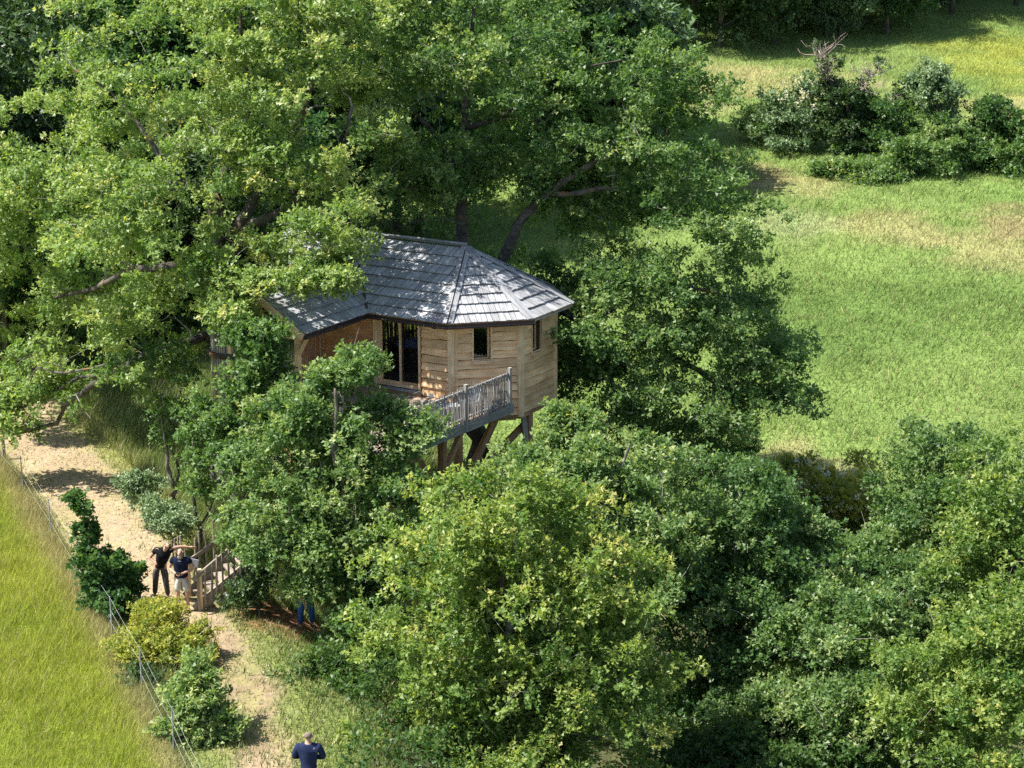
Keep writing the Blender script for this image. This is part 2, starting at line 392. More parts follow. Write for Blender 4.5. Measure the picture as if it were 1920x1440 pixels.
def ground_material():
    m, n, ns, L = new_mat('ground_surface')
    at = node(ns, 'ShaderNodeAttribute'); at.attribute_name = 'col'
    tc = node(ns, 'ShaderNodeTexCoord')
    mp = node(ns, 'ShaderNodeMapping'); mp.inputs['Scale'].default_value = (1, 0.6, 1); L.new(tc.outputs['Object'], mp.inputs[0])
    a = node(ns, 'ShaderNodeTexNoise'); a.inputs['Scale'].default_value = 9; a.inputs['Detail'].default_value = 8; a.inputs['Roughness'].default_value = 0.7; L.new(mp.outputs[0], a.inputs[0])
    mr = node(ns, 'ShaderNodeMapRange'); mr.inputs[1].default_value = 0.3; mr.inputs[2].default_value = 0.7; mr.inputs[3].default_value = 0.62; mr.inputs[4].default_value = 1.3; L.new(a.outputs[0], mr.inputs[0])
    s = node(ns, 'ShaderNodeVectorMath', operation='SCALE'); L.new(at.outputs['Color'], s.inputs[0]); L.new(mr.outputs[0], s.inputs[3])
    pr = node(ns, 'ShaderNodeBsdfPrincipled'); pr.inputs['Roughness'].default_value = 0.95; pr.inputs['Specular IOR Level'].default_value = 0.1
    L.new(s.outputs[0], pr.inputs['Base Color'])
    b = node(ns, 'ShaderNodeBump'); b.inputs['Strength'].default_value = 0.7; b.inputs['Distance'].default_value = 0.06; L.new(a.outputs[0], b.inputs['Height']); L.new(b.outputs[0], pr.inputs['Normal'])
    o = node(ns, 'ShaderNodeOutputMaterial'); L.new(pr.outputs[0], o.inputs[0]); return m
M_GROUND = ground_material()

def make_grid(name, xs, ys, mat, kind='structure'):
    X, Y = np.meshgrid(xs, ys); Z = terr(X, Y)
    nx, ny = len(xs), len(ys)
    co = np.stack([X, Y, Z], -1).reshape(-1, 3).astype(np.float32)
    i = np.arange(nx*ny).reshape(ny, nx)
    q = np.stack([i[:-1, :-1], i[:-1, 1:], i[1:, 1:], i[1:, :-1]], -1).reshape(-1, 4).astype(np.int32)
    me = bpy.data.meshes.new(name)
    me.vertices.add(len(co)); me.vertices.foreach_set('co', co.ravel())
    me.loops.add(q.size); me.loops.foreach_set('vertex_index', q.ravel())
    me.polygons.add(len(q)); me.polygons.foreach_set('loop_start', np.arange(0, q.size, 4, dtype=np.int32))
    me.update(calc_edges=True); me.polygons.foreach_set('use_smooth', np.ones(len(q), bool))
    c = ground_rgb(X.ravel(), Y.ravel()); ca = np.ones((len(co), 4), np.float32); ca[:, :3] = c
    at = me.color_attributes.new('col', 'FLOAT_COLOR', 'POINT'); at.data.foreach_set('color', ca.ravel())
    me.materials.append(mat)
    o = bpy.data.objects.new(name, me); link(o); return tag(o, kind=kind)
xs = np.concatenate([np.array([-600, -350, -200, -120, -80, -55]), np.arange(-42, -22, 1.0), np.arange(-22, 6, 0.22), np.arange(6, 46, 0.8), np.array([50, 60, 80, 120, 200, 350, 600])])
ys = np.concatenate([np.array([-60, -20, 5, 18, 25]), np.arange(29, 66, 0.26), np.arange(66, 150, 0.8), np.arange(150, 200, 4), np.array([220, 260, 330, 450, 700, 1100])])
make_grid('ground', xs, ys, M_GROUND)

# ------------------------------------------------------------------ leaf and blade meshes (numpy)
def unit(v): return v/np.maximum(np.linalg.norm(v, axis=-1, keepdims=True), 1e-9)
def leaf_mesh(name, P, A, N, size, tint, mat, wid=0.6, fold=0.18):
    """P base, A axis, N rough normal of every leaf; a leaf is one lopsided triangle"""
    n = len(P); A = unit(A); B = unit(np.cross(A, N)); s = size[:, None]*1.06; B = B*np.where(RNG.random(n) < .5, 1, -1)[:, None]
    v = np.empty((n, 3, 3), np.float32)
    v[:, 0] = P - B*s*wid*0.12
    v[:, 1] = P + A*s*0.60 + B*s*wid*0.72
    v[:, 2] = P + A*s - B*s*wid*0.25
    me = bpy.data.meshes.new(name)
    me.vertices.add(n*3); me.vertices.foreach_set('co', v.ravel())
    me.loops.add(n*3); me.loops.foreach_set('vertex_index', np.arange(n*3, dtype=np.int32))
    me.polygons.add(n); me.polygons.foreach_set('loop_start', np.arange(0, n*3, 3, dtype=np.int32))
    me.update(calc_edges=True)
    at = me.attributes.new('tint', 'FLOAT', 'FACE'); at.data.foreach_set('value', np.clip(tint, 0, 1).astype(np.float32))
    me.materials.append(mat)
    return me
def blade_mesh(name, P, D, width, col, mat):
    """grass blades: one bent sliver (triangle) each; D is the tip offset"""
    n = len(P); side = unit(np.cross(D, RNG.normal(size=(n, 3))))*width[:, None]*0.5
    v = np.empty((n, 3, 3), np.float32); v[:, 0] = P-side; v[:, 1] = P+side; v[:, 2] = P+D
    me = bpy.data.meshes.new(name)
    me.vertices.add(n*3); me.vertices.foreach_set('co', v.ravel())
    me.loops.add(n*3); me.loops.foreach_set('vertex_index', np.arange(n*3, dtype=np.int32))
    me.polygons.add(n); me.polygons.foreach_set('loop_start', np.arange(0, n*3, 3, dtype=np.int32))
    me.update(calc_edges=True)
    ca = np.ones((n, 4), np.float32); ca[:, :3] = col
    at = me.attributes.new('col', 'FLOAT_COLOR', 'FACE'); at.data.foreach_set('color', ca.ravel())
    me.materials.append(mat)
    return me
LEAVES = 0
def clusters_of(blobs, rc, dens, rng, flat=0.75):
    """cluster centres over and inside a union of ellipsoids: (centre, outward direction, depth 0..1)"""
    C, O = [], []
    for bi, bb in enumerate(blobs):
        c, r = bb[:2]; bd = bb[2] if len(bb) > 2 else 1.0
        c = np.array(c, float); r = np.array(r, float)
        area = 4*math.pi*((((r[0]*r[1])**1.6+(r[0]*r[2])**1.6+(r[1]*r[2])**1.6)/3)**(1/1.6))
        rb = min(rc*2.1, .8*r.min()+.05); nb = max(2, int(bd*dens*area/(math.pi*rb*rb)*0.8)); kk = 6
        d = unit(rng.normal(size=(nb, 3))); d = d[d[:, 2] > -0.7]; nb = len(d)
        f = 1 - rng.random(nb)**1.5*0.5 + rng.normal(size=nb)*0.07
        bp = c + d*r*f[:, None]
        e = unit(rng.normal(size=(nb*kk, 3)))*(rng.random(nb*kk)**.4)[:, None]*np.array([1, 1, .42]); e[:, 2] += .12
        dd = np.repeat(d, kk, 0); rbb = np.minimum(np.repeat(rb*rng.uniform(.6, 1.25, nb), kk), 0.75*r.min()+.05)
        p = np.repeat(bp, kk, 0) + e*rbb[:, None]
        n = len(p); ok = np.ones(n, bool)
        for bj, bb2 in enumerate(blobs):
            if bj == bi: continue
            c2, r2 = bb2[:2]
            q = np.linalg.norm((p-np.array(c2))/np.array(r2), axis=1); ok &= (q > 0.6) | (rng.random(n) < 0.12)
        C.append(p[ok]); O.append(unit(dd/r*r.mean()+e*0.8+np.array([0, 0, .2]))[ok])
    return np.concatenate(C), np.concatenate(O)
def foliage(name, C, O, rc, leaf, per, mat, rng, tip=0.35, tint0=0.35, flat=0.7, lpt=7, droop=0.0, wid=0.6, parent=None, M=None):
    """leaves in tufts at twig ends, tufts gathered into clusters"""
    global LEAVES
    nC = len(C)
    rr = rc*rng.uniform(0.55, 1.25, nC)
    nt = np.maximum(2, (per*(rr/rc)**2).astype(int)//lpt)
    ci = np.repeat(np.arange(nC), nt)
    d = unit(rng.normal(size=(len(ci), 3)) + O[ci]*0.75 + np.array([0, 0, 0.35]))
    f = rng.uniform(0.35, 1.05, len(ci))
    # clusters are drawn out along their own branch direction, so they are not round
    ax = unit(O + rng.normal(size=(nC, 3))*0.55)
    al = (d*ax[ci]).sum(1)
    off = d*(rr[ci]*f)[:, None] + ax[ci]*(al*rr[ci]*f*0.45)[:, None]
    off[:, 2] *= flat
    tp = C[ci] + off
    ta = unit(d + O[ci]*0.3 + np.array([0, 0, 0.45-droop]) + rng.normal(size=(len(ci), 3))*0.35)
    ct = rng.normal(size=nC)*0.16
    li = np.repeat(np.arange(len(ci)), lpt); n = len(li)
    A = unit(ta[li]*0.55 + rng.normal(size=(n, 3))*0.75)
    P = tp[li] + ta[li]*(rng.uniform(-0.6, 0.6, n)*leaf)[:, None] + A*leaf*0.1
    N = unit(ta[li]*0.8 + np.array([0, 0, 0.7]) + rng.normal(size=(n, 3))*0.5)
    size = leaf*rng.uniform(0.5, 1.35, n)
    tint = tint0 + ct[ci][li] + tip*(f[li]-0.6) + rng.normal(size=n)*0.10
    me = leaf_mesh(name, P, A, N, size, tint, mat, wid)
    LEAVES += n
    return link(bpy.data.objects.new(name, me), M, parent)

def branch_curve(p, q, rng, sag=0.12, n=5, wob=0.08):
    p, q = np.array(p, float), np.array(q, float); L = np.linalg.norm(q-p); out = []
    for i in range(n+1):
        t = i/n; v = p+(q-p)*t; v = v + np.array([0, 0, sag*L*math.sin(math.pi*t)])
        if 0 < i < n: v = v + rng.normal(size=3)*L*wob*0.5
        out.append(v)
    return out
def rough(pts, rad, rng, k=3):
    """a knotty limb: the line is split and shaken, its girth swells and shrinks"""
    P = np.array([np.array(p, float) for p in pts]); n = len(P); R = np.array(rad, float); out = []; ro = []
    for i in range(n-1):
        p0 = P[max(i-1, 0)]; p1, p2 = P[i], P[i+1]; p3 = P[min(i+2, n-1)]
        for j in range(k):
            t = j/k; v = .5*((2*p1)+(-p0+p2)*t+(2*p0-5*p1+4*p2-p3)*t*t+(-p0+3*p1-3*p2+p3)*t**3)
            r = R[i]+(R[i+1]-R[i])*t
            out.append(v+rng.normal(size=3)*r*.32*(0 if i+j == 0 else 1)); ro.append(r*rng.uniform(.82, 1.2))
    out.append(P[-1]); ro.append(R[-1]); return out, ro
def twig_net(nodes, C, rng, rmax=0.05, n=4, every=1, sides=4):
    """thin branches from the limbs to the leaf clusters, each starting on what was grown before"""
    mb = MB(); N = [np.array(p, float) for p, r in nodes]; R = [r for p, r in nodes]; base = np.mean(N[:4], axis=0)
    order = np.argsort(np.linalg.norm(C-base, axis=1))
    A = np.array(N); Rr = np.array(R)
    for k in order[::every]:
        c = C[k]; d = np.linalg.norm(A-c, axis=1) + np.maximum(A[:, 2]-c[2], 0)*0.8
        j = int(np.argmin(d)); L = np.linalg.norm(A[j]-c)
        if L < 0.25: continue
        r0 = min(Rr[j]*0.75, rmax, 0.014+0.022*L); m = n if L > 0.8 else 2
        pts = branch_curve(A[j], c, rng, 0.07, m, 0.13); rad = [r0+(0.006-r0)*i/m for i in range(m+1)]
        mb.tube(pts, rad, sides, caps=False)
        A = np.vstack([A, np.array(pts[1:])]); Rr = np.append(Rr, rad[1:])
        if rng.random() < .14:                 # a bare side twig that pokes out of the leaves
            q = c + (c-A[j])/max(L, .3)*rng.uniform(.3, .7) + rng.normal(size=3)*.25
            mb.tube(branch_curve(c, q, rng, .05, 2, .2), [.010, .008, .004], 3, caps=False)
    return mb

def pxblobs(lst):
    """blobs given by where they are seen: (px, py, depth m, half width px, half height px, half depth m)"""
    out = []
    for e in lst:
        px, py, Y, rx, ry, rd = e[:6]; c = W(px, py, Y); k = (Y*1.035)/F
        out.append(((c.x, c.y, c.z), (rx*k, rd, ry*k*1.02), e[6] if len(e) > 6 else 1.0))
    return out

def tree(name, label, cat, base, blobs, mat, trunk_r=0.16, rc=0.5, dens=1.9, leaf=0.12, per=190, seed=1, limbs=None, tip=0.35, tint0=0.35,
         bark=None, group=None, flat=0.7, twigs=1, lean=None, wid=0.6, top=None, rmax=0.05, extra_nodes=None, limb_n=7, lpt=7, droop=0.0, stems=1):
    rng = np.random.default_rng(seed); bark = bark or M_BARK
    base = Vector(base); rt = root(name, base, label, cat, group)
    C, O = clusters_of(blobs, rc, dens, rng)
    cen = np.average(np.array([b[0] for b in blobs]), axis=0, weights=[b[1][0]*b[1][2] for b in blobs])
    topz = max(b[0][2]+b[1][2]*0.4 for b in blobs)
    if stems > 1: topz = cen[2]
    nodes = []
    for s in range(stems):
        tx = cen + rng.normal(size=3)*np.array([0.5, 0.5, 0])*(.3 if stems > 1 else 0.2)
        if top is not None: tx = np.array(top)
        n = 9; pts = []
        for i in range(n+1):
            t = i/n
            v = np.array([base.x+(tx[0]-base.x)*t**1.3, base.y+(tx[1]-base.y)*t**1.3, base.z-0.1+((top[2] if top is not None else topz)-base.z)*t])
            if 0 < i < n: v[:2] += rng.normal(size=2)*trunk_r*0.5
            pts.append(v)
        rad = [trunk_r*(1.35 if i == 0 else 1)*(1-0.82*(i/n)**1.2) for i in range(n+1)]
        q_ = rough(pts, rad, rng); MB().tube(q_[0], q_[1], 9).build('trunk', bark, rt, smooth=True)
        nodes += [(p, r) for p, r in zip(pts, rad)][2:]
    # limbs
    if limbs is None:
        limbs = []
        big = sorted(blobs, key=lambda b: -b[1][0]*b[1][2])[:limb_n]
        for b in big:
            tgt = np.array(b[0]) + rng.normal(size=3)*0.2*np.array(b[1])
            zz = min(max(base.z+0.35*(tgt[2]-base.z), base.z+0.4), topz)
            st = min(nodes, key=lambda q: abs(q[0][2]-zz))
            limbs.append((branch_curve(st[0], tgt, rng, 0.06, 6, 0.09), st[1]*0.62))
    for pts, r0 in limbs:
        m = len(pts); rad = [r0*(1-0.78*i/(m-1)) for i in range(m)]
        q_ = rough(pts, rad, rng); MB().tube(q_[0], q_[1], 7).build('limb', bark, rt, smooth=True)
        nodes += list(zip([np.array(p, float) for p in pts], rad))
    if extra_nodes: nodes += extra_nodes
    # short leafy shoots along the limbs
    xc = []
    for pts, r0 in limbs:
        q = rough(pts, [r0]*len(pts), rng, 3)[0]
        for v in q[len(q)//3:]:
            for _ in range(2):
                if rng.random() < .5: xc.append(np.array(v)+rng.normal(size=3)*rc*.8+np.array([0, 0, rc*.3]))
    if xc:
        xc = np.array(xc); C = np.concatenate([C, xc]); O = np.concatenate([O, unit(rng.normal(size=xc.shape)*.6+np.array([0, -.2, .6]))])
    if twigs:
        o = twig_net(nodes, C, rng, rmax=rmax, every=twigs).build('twigs', M_TWIG, rt); o['kind'] = 'stuff'
    foliage('crown', C, O, rc, leaf, per, mat, rng, tip, tint0, flat, lpt, droop, wid, rt)
    return rt

# ================================================================== the cabin
def hd(a): a = math.radians(a); return Vector((math.cos(a), math.sin(a), 0))
O = Vector((-1.33, 57.14, 0))
H0 = 14.0
APO, APW = 2.84, 2.40
ZE, ZA = 5.62, 7.17                       # eave and apex height
ZF, ZB = 3.35, 2.76                       # floor, bottom of the skirt
UD = hd(149); UN = hd(-121)               # along the long side (to the left, away) and its outward normal
def octv(ap, k, z):                       # k = 0 B, 1 C, 2 D, 3 E, 4 F
    v = O + hd(H0-90-22.5+45*k)*(ap/math.cos(math.radians(22.5))); v.z = z; return v
cabin = root('cabin', (-3.0, 55.5, T(-3.0, 55.5)), 'larch clad treehouse cabin with grey shingle roof among the oaks', 'treehouse')
APEX = O + Vector((0, 0, ZA))
SL = math.atan2(ZA-ZE, APO)

def clip(sub, cl):
    out = sub
    for i in range(len(cl)):
        a, b = cl[i], cl[(i+1) % len(cl)]; inp = out; out = []
        if not inp: return []
        side = lambda p: (b[0]-a[0])*(p[1]-a[1])-(b[1]-a[1])*(p[0]-a[0])
        for j in range(len(inp)):
            p, q = inp[j], inp[(j+1) % len(inp)]; sp, sq = side(p), side(q)
            if sp >= 0: out.append(p)
            if (sp >= 0) != (sq >= 0):
                t = sp/(sp-sq); out.append((p[0]+(q[0]-p[0])*t, p[1]+(q[1]-p[1])*t))
    return out
def area2(p): return 0.5*sum(p[i][0]*p[(i+1) % len(p)][1]-p[(i+1) % len(p)][0]*p[i][1] for i in range(len(p)))

def roof_face(poly, e0, e1, parent, course=0.405, wid=(0.15, 0.30), v_from=0.0, joined=False, vmax=9):
    """poly: coplanar world points; e0 -> e1 the eave seen from outside, left to right"""
    X = (e1-e0).normalized(); c = sum(poly, Vector())/len(poly); Yv = (c-e0) - X*(c-e0).dot(X); Yv.normalize()
    Nn = X.cross(Yv)
    if Nn.z < 0: Nn = -Nn
    loc = [((p-e0).dot(X), (p-e0).dot(Yv)) for p in poly]
    if area2(loc) < 0: loc.reverse()
    u0, u1 = min(p[0] for p in loc), max(p[0] for p in loc); vm = max(p[1] for p in loc)
    mbj = MB(); i = 0; v = v_from
    while v < vm-0.02:
        u = u0 - random.uniform(0, 0.25)
        while u < u1:
            wd = random.uniform(*wid); g = 0.009
            ov = 0.05 if v > v_from else 0.05
            lo = v - ov - random.uniform(0, 0.022); hi = v + course
            cell = [(u+g, lo), (u+wd-g, lo+random.uniform(-.008, .008)), (u+wd-g, hi), (u+g, hi)]
            # the cap of the clip polygon lies a little below the eave so that the lowest course can overhang
            cp = clip(cell, [(a, b if b > 0.01 else b-0.09) for a, b in loc])
            u += wd
            if len(cp) < 3 or abs(area2(cp)) < 0.004: continue
            cx = sum(p[0] for p in cp)/len(cp); cyy = sum(p[1] for p in cp)/len(cp)
            th = 0.026; tilt = random.uniform(-.004, .004); n = len(cp)
            ht = lambda p: 0.06*(1-(p[1]-lo)/(hi-lo)) + 0.004 + tilt*(p[0]-u)/wd
            top = [(p[0]-cx, p[1]-cyy, ht(p)+th) for p in cp]; bot = [(p[0]-cx, p[1]-cyy, ht(p)) for p in cp]
            fs = [tuple(range(n)), tuple(reversed(range(n, 2*n)))] + [(k, n+k, n+(k+1) % n, (k+1) % n) for k in range(n)]
            M = Matrix((X, Yv, X.cross(Yv))).transposed().to_4x4(); M.translation = e0 + X*cx + Yv*cyy
            if X.cross(Yv).z < 0:
                top = [(a, b, -z) for a, b, z in top]; bot = [(a, b, -z) for a, b, z in bot]
            if joined: mbj.add([M @ Vector(p) for p in top+bot], fs)
            else: MB().add(top+bot, fs).build('shingle', M_SHING, parent, M)
        v += course; i += 1
    if joined:
        o = mbj.build('rear_shingles', M_SHING, parent); o['kind'] = 'stuff'

def slab(poly, th, name, mat, parent):
    n = len(poly); d = Vector((0, 0, -th))
    m = MB().add(list(poly)+[p+d for p in poly], [tuple(range(n)), tuple(reversed(range(n, 2*n)))] + [(i, (i+1) % n, n+(i+1) % n, n+i) for i in range(n)])
    return m.build(name, mat, parent)

Be, Ce, De, Ee, Fe = [octv(APO, k, ZE) for k in range(5)]
RIDGE_L = 6.6
Rend = APEX + UD*RIDGE_L; Lend = Be + UD*RIDGE_L; LendR = Fe + UD*RIDGE_L
Nn_ = Be + UD*2.75                                     # where the wing eave meets the long eave
COURSE = 0.405
VL = 5*COURSE; vin = VL*math.cos(SL); vup = VL*math.sin(SL)
WW = 1.55                                              # half width of the wing
Vtop = Nn_ + UD*WW - UN*vin + Vector((0, 0, vup))
roof = slab([Be, APEX, Rend, Lend], 0.05, 'roof', M_LARCHW, cabin)
for pl in ([Ce, APEX, Be], [De, APEX, Ce], [Ee, APEX, De], [Fe, APEX, Ee], [LendR, Rend, APEX, Fe]):
    slab([p for p in pl], 0.05, 'roof_board', M_LARCHW, roof)
# lower and upper part of the long slope, then the bay
Bv = Be + (APEX-Be)*(VL/(APO/math.cos(SL))); Lv = Lend + (Rend-Lend)*(VL/(APO/math.cos(SL)))
E0 = Nn_
roof_face([Nn_, Be, Bv, Vtop], Nn_, Be, roof)
# upper part, measured from its own lower line
roof_face([Lv, Bv, APEX, Rend], Lv, Bv, roof)
roof_face([Lend, Nn_+UD*2*WW, Vtop, Lv], Lend, Nn_+UD*2*WW, roof)
roof_face([Be, Ce, APEX], Be, Ce, roof, wid=(0.13, 0.21))
roof_face([Ce, De, APEX], Ce, De, roof, wid=(0.13, 0.21))
roof_face([De, Ee, APEX], De, Ee, roof, wid=(0.15, 0.24), joined=True)
roof_face([Ee, Fe, APEX], Ee, Fe, roof, joined=True)
roof_face([Fe, LendR, Rend, APEX], Fe, LendR, roof, joined=True)
# hips and ridge: two boards each
def hip(a, b, nl, nr, name='hip_board', wd=0.13):
    d = (b-a).normalized()
    for n_ in (nl, nr):
        s = d.cross(n_); 
        if s.dot((O-a)+Vector((0, 0, 0))) > 1e9: s = -s
        off = n_*0.088
        side = 1 if n_ is nl else -1
        m = MB().box((0, 0 if side > 0 else -wd, 0), ((b-a).length, wd if side > 0 else 0, 0.024))
        X = d; Z = n_; Yv = Z.cross(X).normalized(); Z = X.cross(Yv)
        M = Matrix((X, Yv, Z)).transposed().to_4x4(); M.translation = a + off
        m.build(name, M_CAP, roof, M)
def fn(p, q, r):
    n = (q-p).cross(r-p).normalized(); return n if n.z > 0 else -n
nAB, nBC, nCD, nDE = fn(Be, APEX, Rend), fn(Be, Ce, APEX), fn(Ce, De, APEX), fn(De, Ee, APEX)
nR = fn(Fe, APEX, Rend)
hip(Be-(APEX-Be).normalized()*0.06, APEX, nAB, nBC); hip(Ce-(APEX-Ce).normalized()*0.06, APEX, nBC, nCD); hip(De-(APEX-De).normalized()*0.06, APEX, nCD, nDE); hip(Ee, APEX, nDE, fn(Ee, Fe, APEX))
hip(APEX, Rend, nR, nAB, 'ridge_board', 0.14)
# wing roof
WD = -UN                                                # wing runs back along heading 59
WL = 3.05
wE = Nn_ - WD*0.02; wE0 = Nn_ + UN*WL                   # eave: from the notch forward
wR0 = wE0 + UD*WW + Vector((0, 0, vup)); wR1 = Vtop
wL0 = wE0 + UD*2*WW; wL1 = Nn_ + UD*2*WW
wing = slab([wE0, Nn_, wR1, wR0], 0.05, 'wing_roof', M_LARCHW, cabin)
slab([wR0, wR1, wL1 - UN*0, wL0], 0.05, 'roof_board', M_LARCHW, wing)
roof_face([wE0, Nn_, wR1, wR0], wE0, Nn_, wing, course=0.37)
roof_face([wL1, wL0, wR0, wR1], wL1, wL0, wing, course=0.37)
nW, nW2 = fn(wE0, Nn_, wR0), fn(wL0, wL1, wR0)
_rf = roof; roof = wing
hip(wR0, wR1, nW, nW2, 'ridge_board', 0.12) if False else hip(wR1, wR0, nW, nW2, 'ridge_board', 0.12)
roof = _rf
# valley flashing and fascia/gutters
timber('valley_board', Nn_+Vector((0, 0, 0.075)), Vtop+Vector((0, 0, 0.075)), 0.07, 0.02, M_GUT, wing)
def gutter(a, b, off, parent, name='gutter'):
    d = (b-a).normalized(); m = MB(); pr = []
    for k in range(7):
        th = math.pi + math.pi*k/6; pr.append((math.cos(th)*0.06, math.sin(th)*0.055))
    X = d; Yv = Vector((0, 0, 1)).cross(X); L = (b-a).length
    vs = [(0, y, z) for y, z in pr] + [(L, y, z) for y, z in pr] + [(0, y*0.85, z*0.85) for y, z in pr] + [(L, y*0.85, z*0.85) for y, z in pr]
    fs = [(k, k+1, 8+k, 7+k) for k in range(6)] + [(14+k+1, 14+k, 21+k, 22+k) for k in range(6)] + [(0, 7, 21, 14), (6, 20, 27, 13)]
    m.add(vs, fs).build(name, M_GUT, parent, frame(a+off, d))
def eave_band(a, b, nrm, parent):
    timber('fascia_board', a+nrm*0.03+Vector((0, 0, -0.075)), b+nrm*0.03+Vector((0, 0, -0.075)), 0.028, 0.13, M_GUT, parent)
    gutter(a, b, nrm*0.105+Vector((0, 0, -0.07)), parent)
nBCo = hd(H0-90); nCDo = hd(H0-45)
eave_band(Nn_, Be, UN, roof); eave_band(Be-hd(H0)*0.02, Ce+hd(H0)*0.14, nBCo, roof)
timber('fascia_board', Ce+nCDo*0.02+Vector((0, 0, -0.06)), De+nCDo*0.02+Vector((0, 0, -0.06)), 0.03, 0.05, M_CAP, roof)
timber('fascia_board', De+hd(H0)*0.02+Vector((0, 0, -0.06)), Ee+hd(H0)*0.02+Vector((0, 0, -0.06)), 0.03, 0.05, M_CAP, roof)
eave_band(wE0, Nn_+UN*0.1, hd(-31), wing)
# barge boards of the wing gable
f_ = UN*0.06
timber('barge_board', wE0+f_+Vector((0, 0, -0.07))-UD*0.03, wR0+f_+Vector((0, 0, -0.05)), 0.04, 0.20, M_POST, wing)
timber('barge_board', wL0+f_+Vector((0, 0, -0.07)), wR0+f_+Vector((0, 0, -0.05)), 0.04, 0.20, M_POST, wing)
# porch truss under the wing, a little behind the barge board
tb = -UN*0.35 + Vector((0, 0, -0.16))
pL, pR_, pT = wL0-UD*0.35+tb, wE0+UD*0.35+tb, wR0+tb
timber('rafter', pR_+Vector((0, 0, 0.12)), pT, 0.09, 0.16, M_POST, wing); timber('rafter', pL+Vector((0, 0, 0.12)), pT, 0.09, 0.16, M_POST, wing)
timber('tie_beam', pR_+Vector((0, 0, -0.02)), pL+Vector((0, 0, -0.02)), 0.10, 0.17, M_POST, wing)
Q1 = wE0 + UD*0.33 + tb
for s in range(1, 15):                                  # sticks filling the gable
    p = pR_+(pL-pR_)*(s/15.0); hgt = min(s, 15-s)/7.5*0.78
    if hgt > 0.12: pole('gable_stick', Vector((p.x, p.y, p.z+0.05))-UN*0.06, Vector((p.x, p.y, p.z+hgt))-UN*0.06, 0.02, 0.018, M_STICK, wing, seg=2, n=5)

# ------------------------------------------------------------------ walls
def board_row(name, L, h, mat, parent, M, out=0.078, seed=0, flare=0.0):
    """a live-edged clapboard: local x along, z up, -y outwards"""
    n = max(3, int(L/0.22)); r = random.Random(seed*7919+13); vs = []
    ph = r.uniform(0, 9)
    for i in range(n+1):
        x = L*i/n; wv = 0.012*math.sin(x*3.1+ph)+0.008*math.sin(x*7.3+ph*2)+r.uniform(-.005, .005)
        o2 = out+0.006*math.sin(x*5+ph)
        vs += [(x, -0.016, h-.004*math.sin(x*6+ph)), (x, -o2, wv+0.012), (x, -0.004, wv+0.004), (x, 0.0, h)]
    fs = []
    for i in range(n):
        a = i*4; b = a+4
        fs += [(a, a+1, b+1, b), (a+1, a+2, b+2, b+1), (a+2, a+3, b+3, b+2), (a+3, a, b, b+3)]
    fs += [(0, 3, 2, 1), (n*4, n*4+1, n*4+2, n*4+3)]
    return MB().add(vs, fs).build(name, mat, parent, M)
def wall(P, Q, z0, z1, parent_name, openings, board_h=0.245, mat=M_LARCH, x0=0.0, x1=None, name='wall', lowz=None):
    """openings: (x0, x1, z0, z1) along the wall; returns the wall object (core) carrying its boards"""
    d = (Q-P); L = d.length; d.normalize(); x1 = L if x1 is None else x1
    Mw = frame(Vector((P.x, P.y, 0)), d)                 # local y points inwards
    core = MB(); xs_ = sorted({0.0, L} | {o[0] for o in openings} | {o[1] for o in openings})
    for a, b in zip(xs_[:-1], xs_[1:]):
        op = [o for o in openings if o[0] <= a+1e-6 and o[1] >= b-1e-6]
        if not op: core.box((a, 0.002, z0), (b, 0.12, z1))
        else:
            o = op[0]
            if o[2] > z0+0.01: core.box((a, 0.002, z0), (b, 0.12, o[2]))
            if o[3] < z1-0.01: core.box((a, 0.002, o[3]), (b, 0.12, z1))
    wo = core.build(name, M_SHADEW, cabin, Mw)
    z = z0; k = 0
    rng = random.Random(int(P.x*100)+5)
    while z < z1-0.03:
        h = min(board_h*rng.uniform(0.88, 1.12), z1-z)
        spans = [(x0, x1)]
        for o in openings:
            if z+h*0.5 > o[2]-0.02 and z+h*0.5 < o[3]+0.02:
                ns_ = []
                for a, b in spans:
                    if o[0] > a+0.05: ns_.append((a, min(b, o[0])))
                    if o[1] < b-0.05: ns_.append((max(a, o[1]), b))
                spans = ns_
        for a, b in spans:
            if b-a < 0.06: continue
            M = Mw @ Matrix.Translation((a+0.004, -0.004, z))
            board_row('board', b-a-0.008, h-0.016, mat, wo, M, seed=int(P.x*31)+k*3+int(a*10)); 
        z += h; k += 1
    return wo, Mw
def corner(v, z0, z1, nrm, wd=0.19, th=0.13, double=True):
    t = Vector((-nrm.y, nrm.x, 0))
    timber('corner_post', Vector((v.x, v.y, z0))+nrm*0.03, Vector((v.x, v.y, z1))+nrm*0.03, wd, th, M_POST, cabin, up=nrm, bev=0.012)
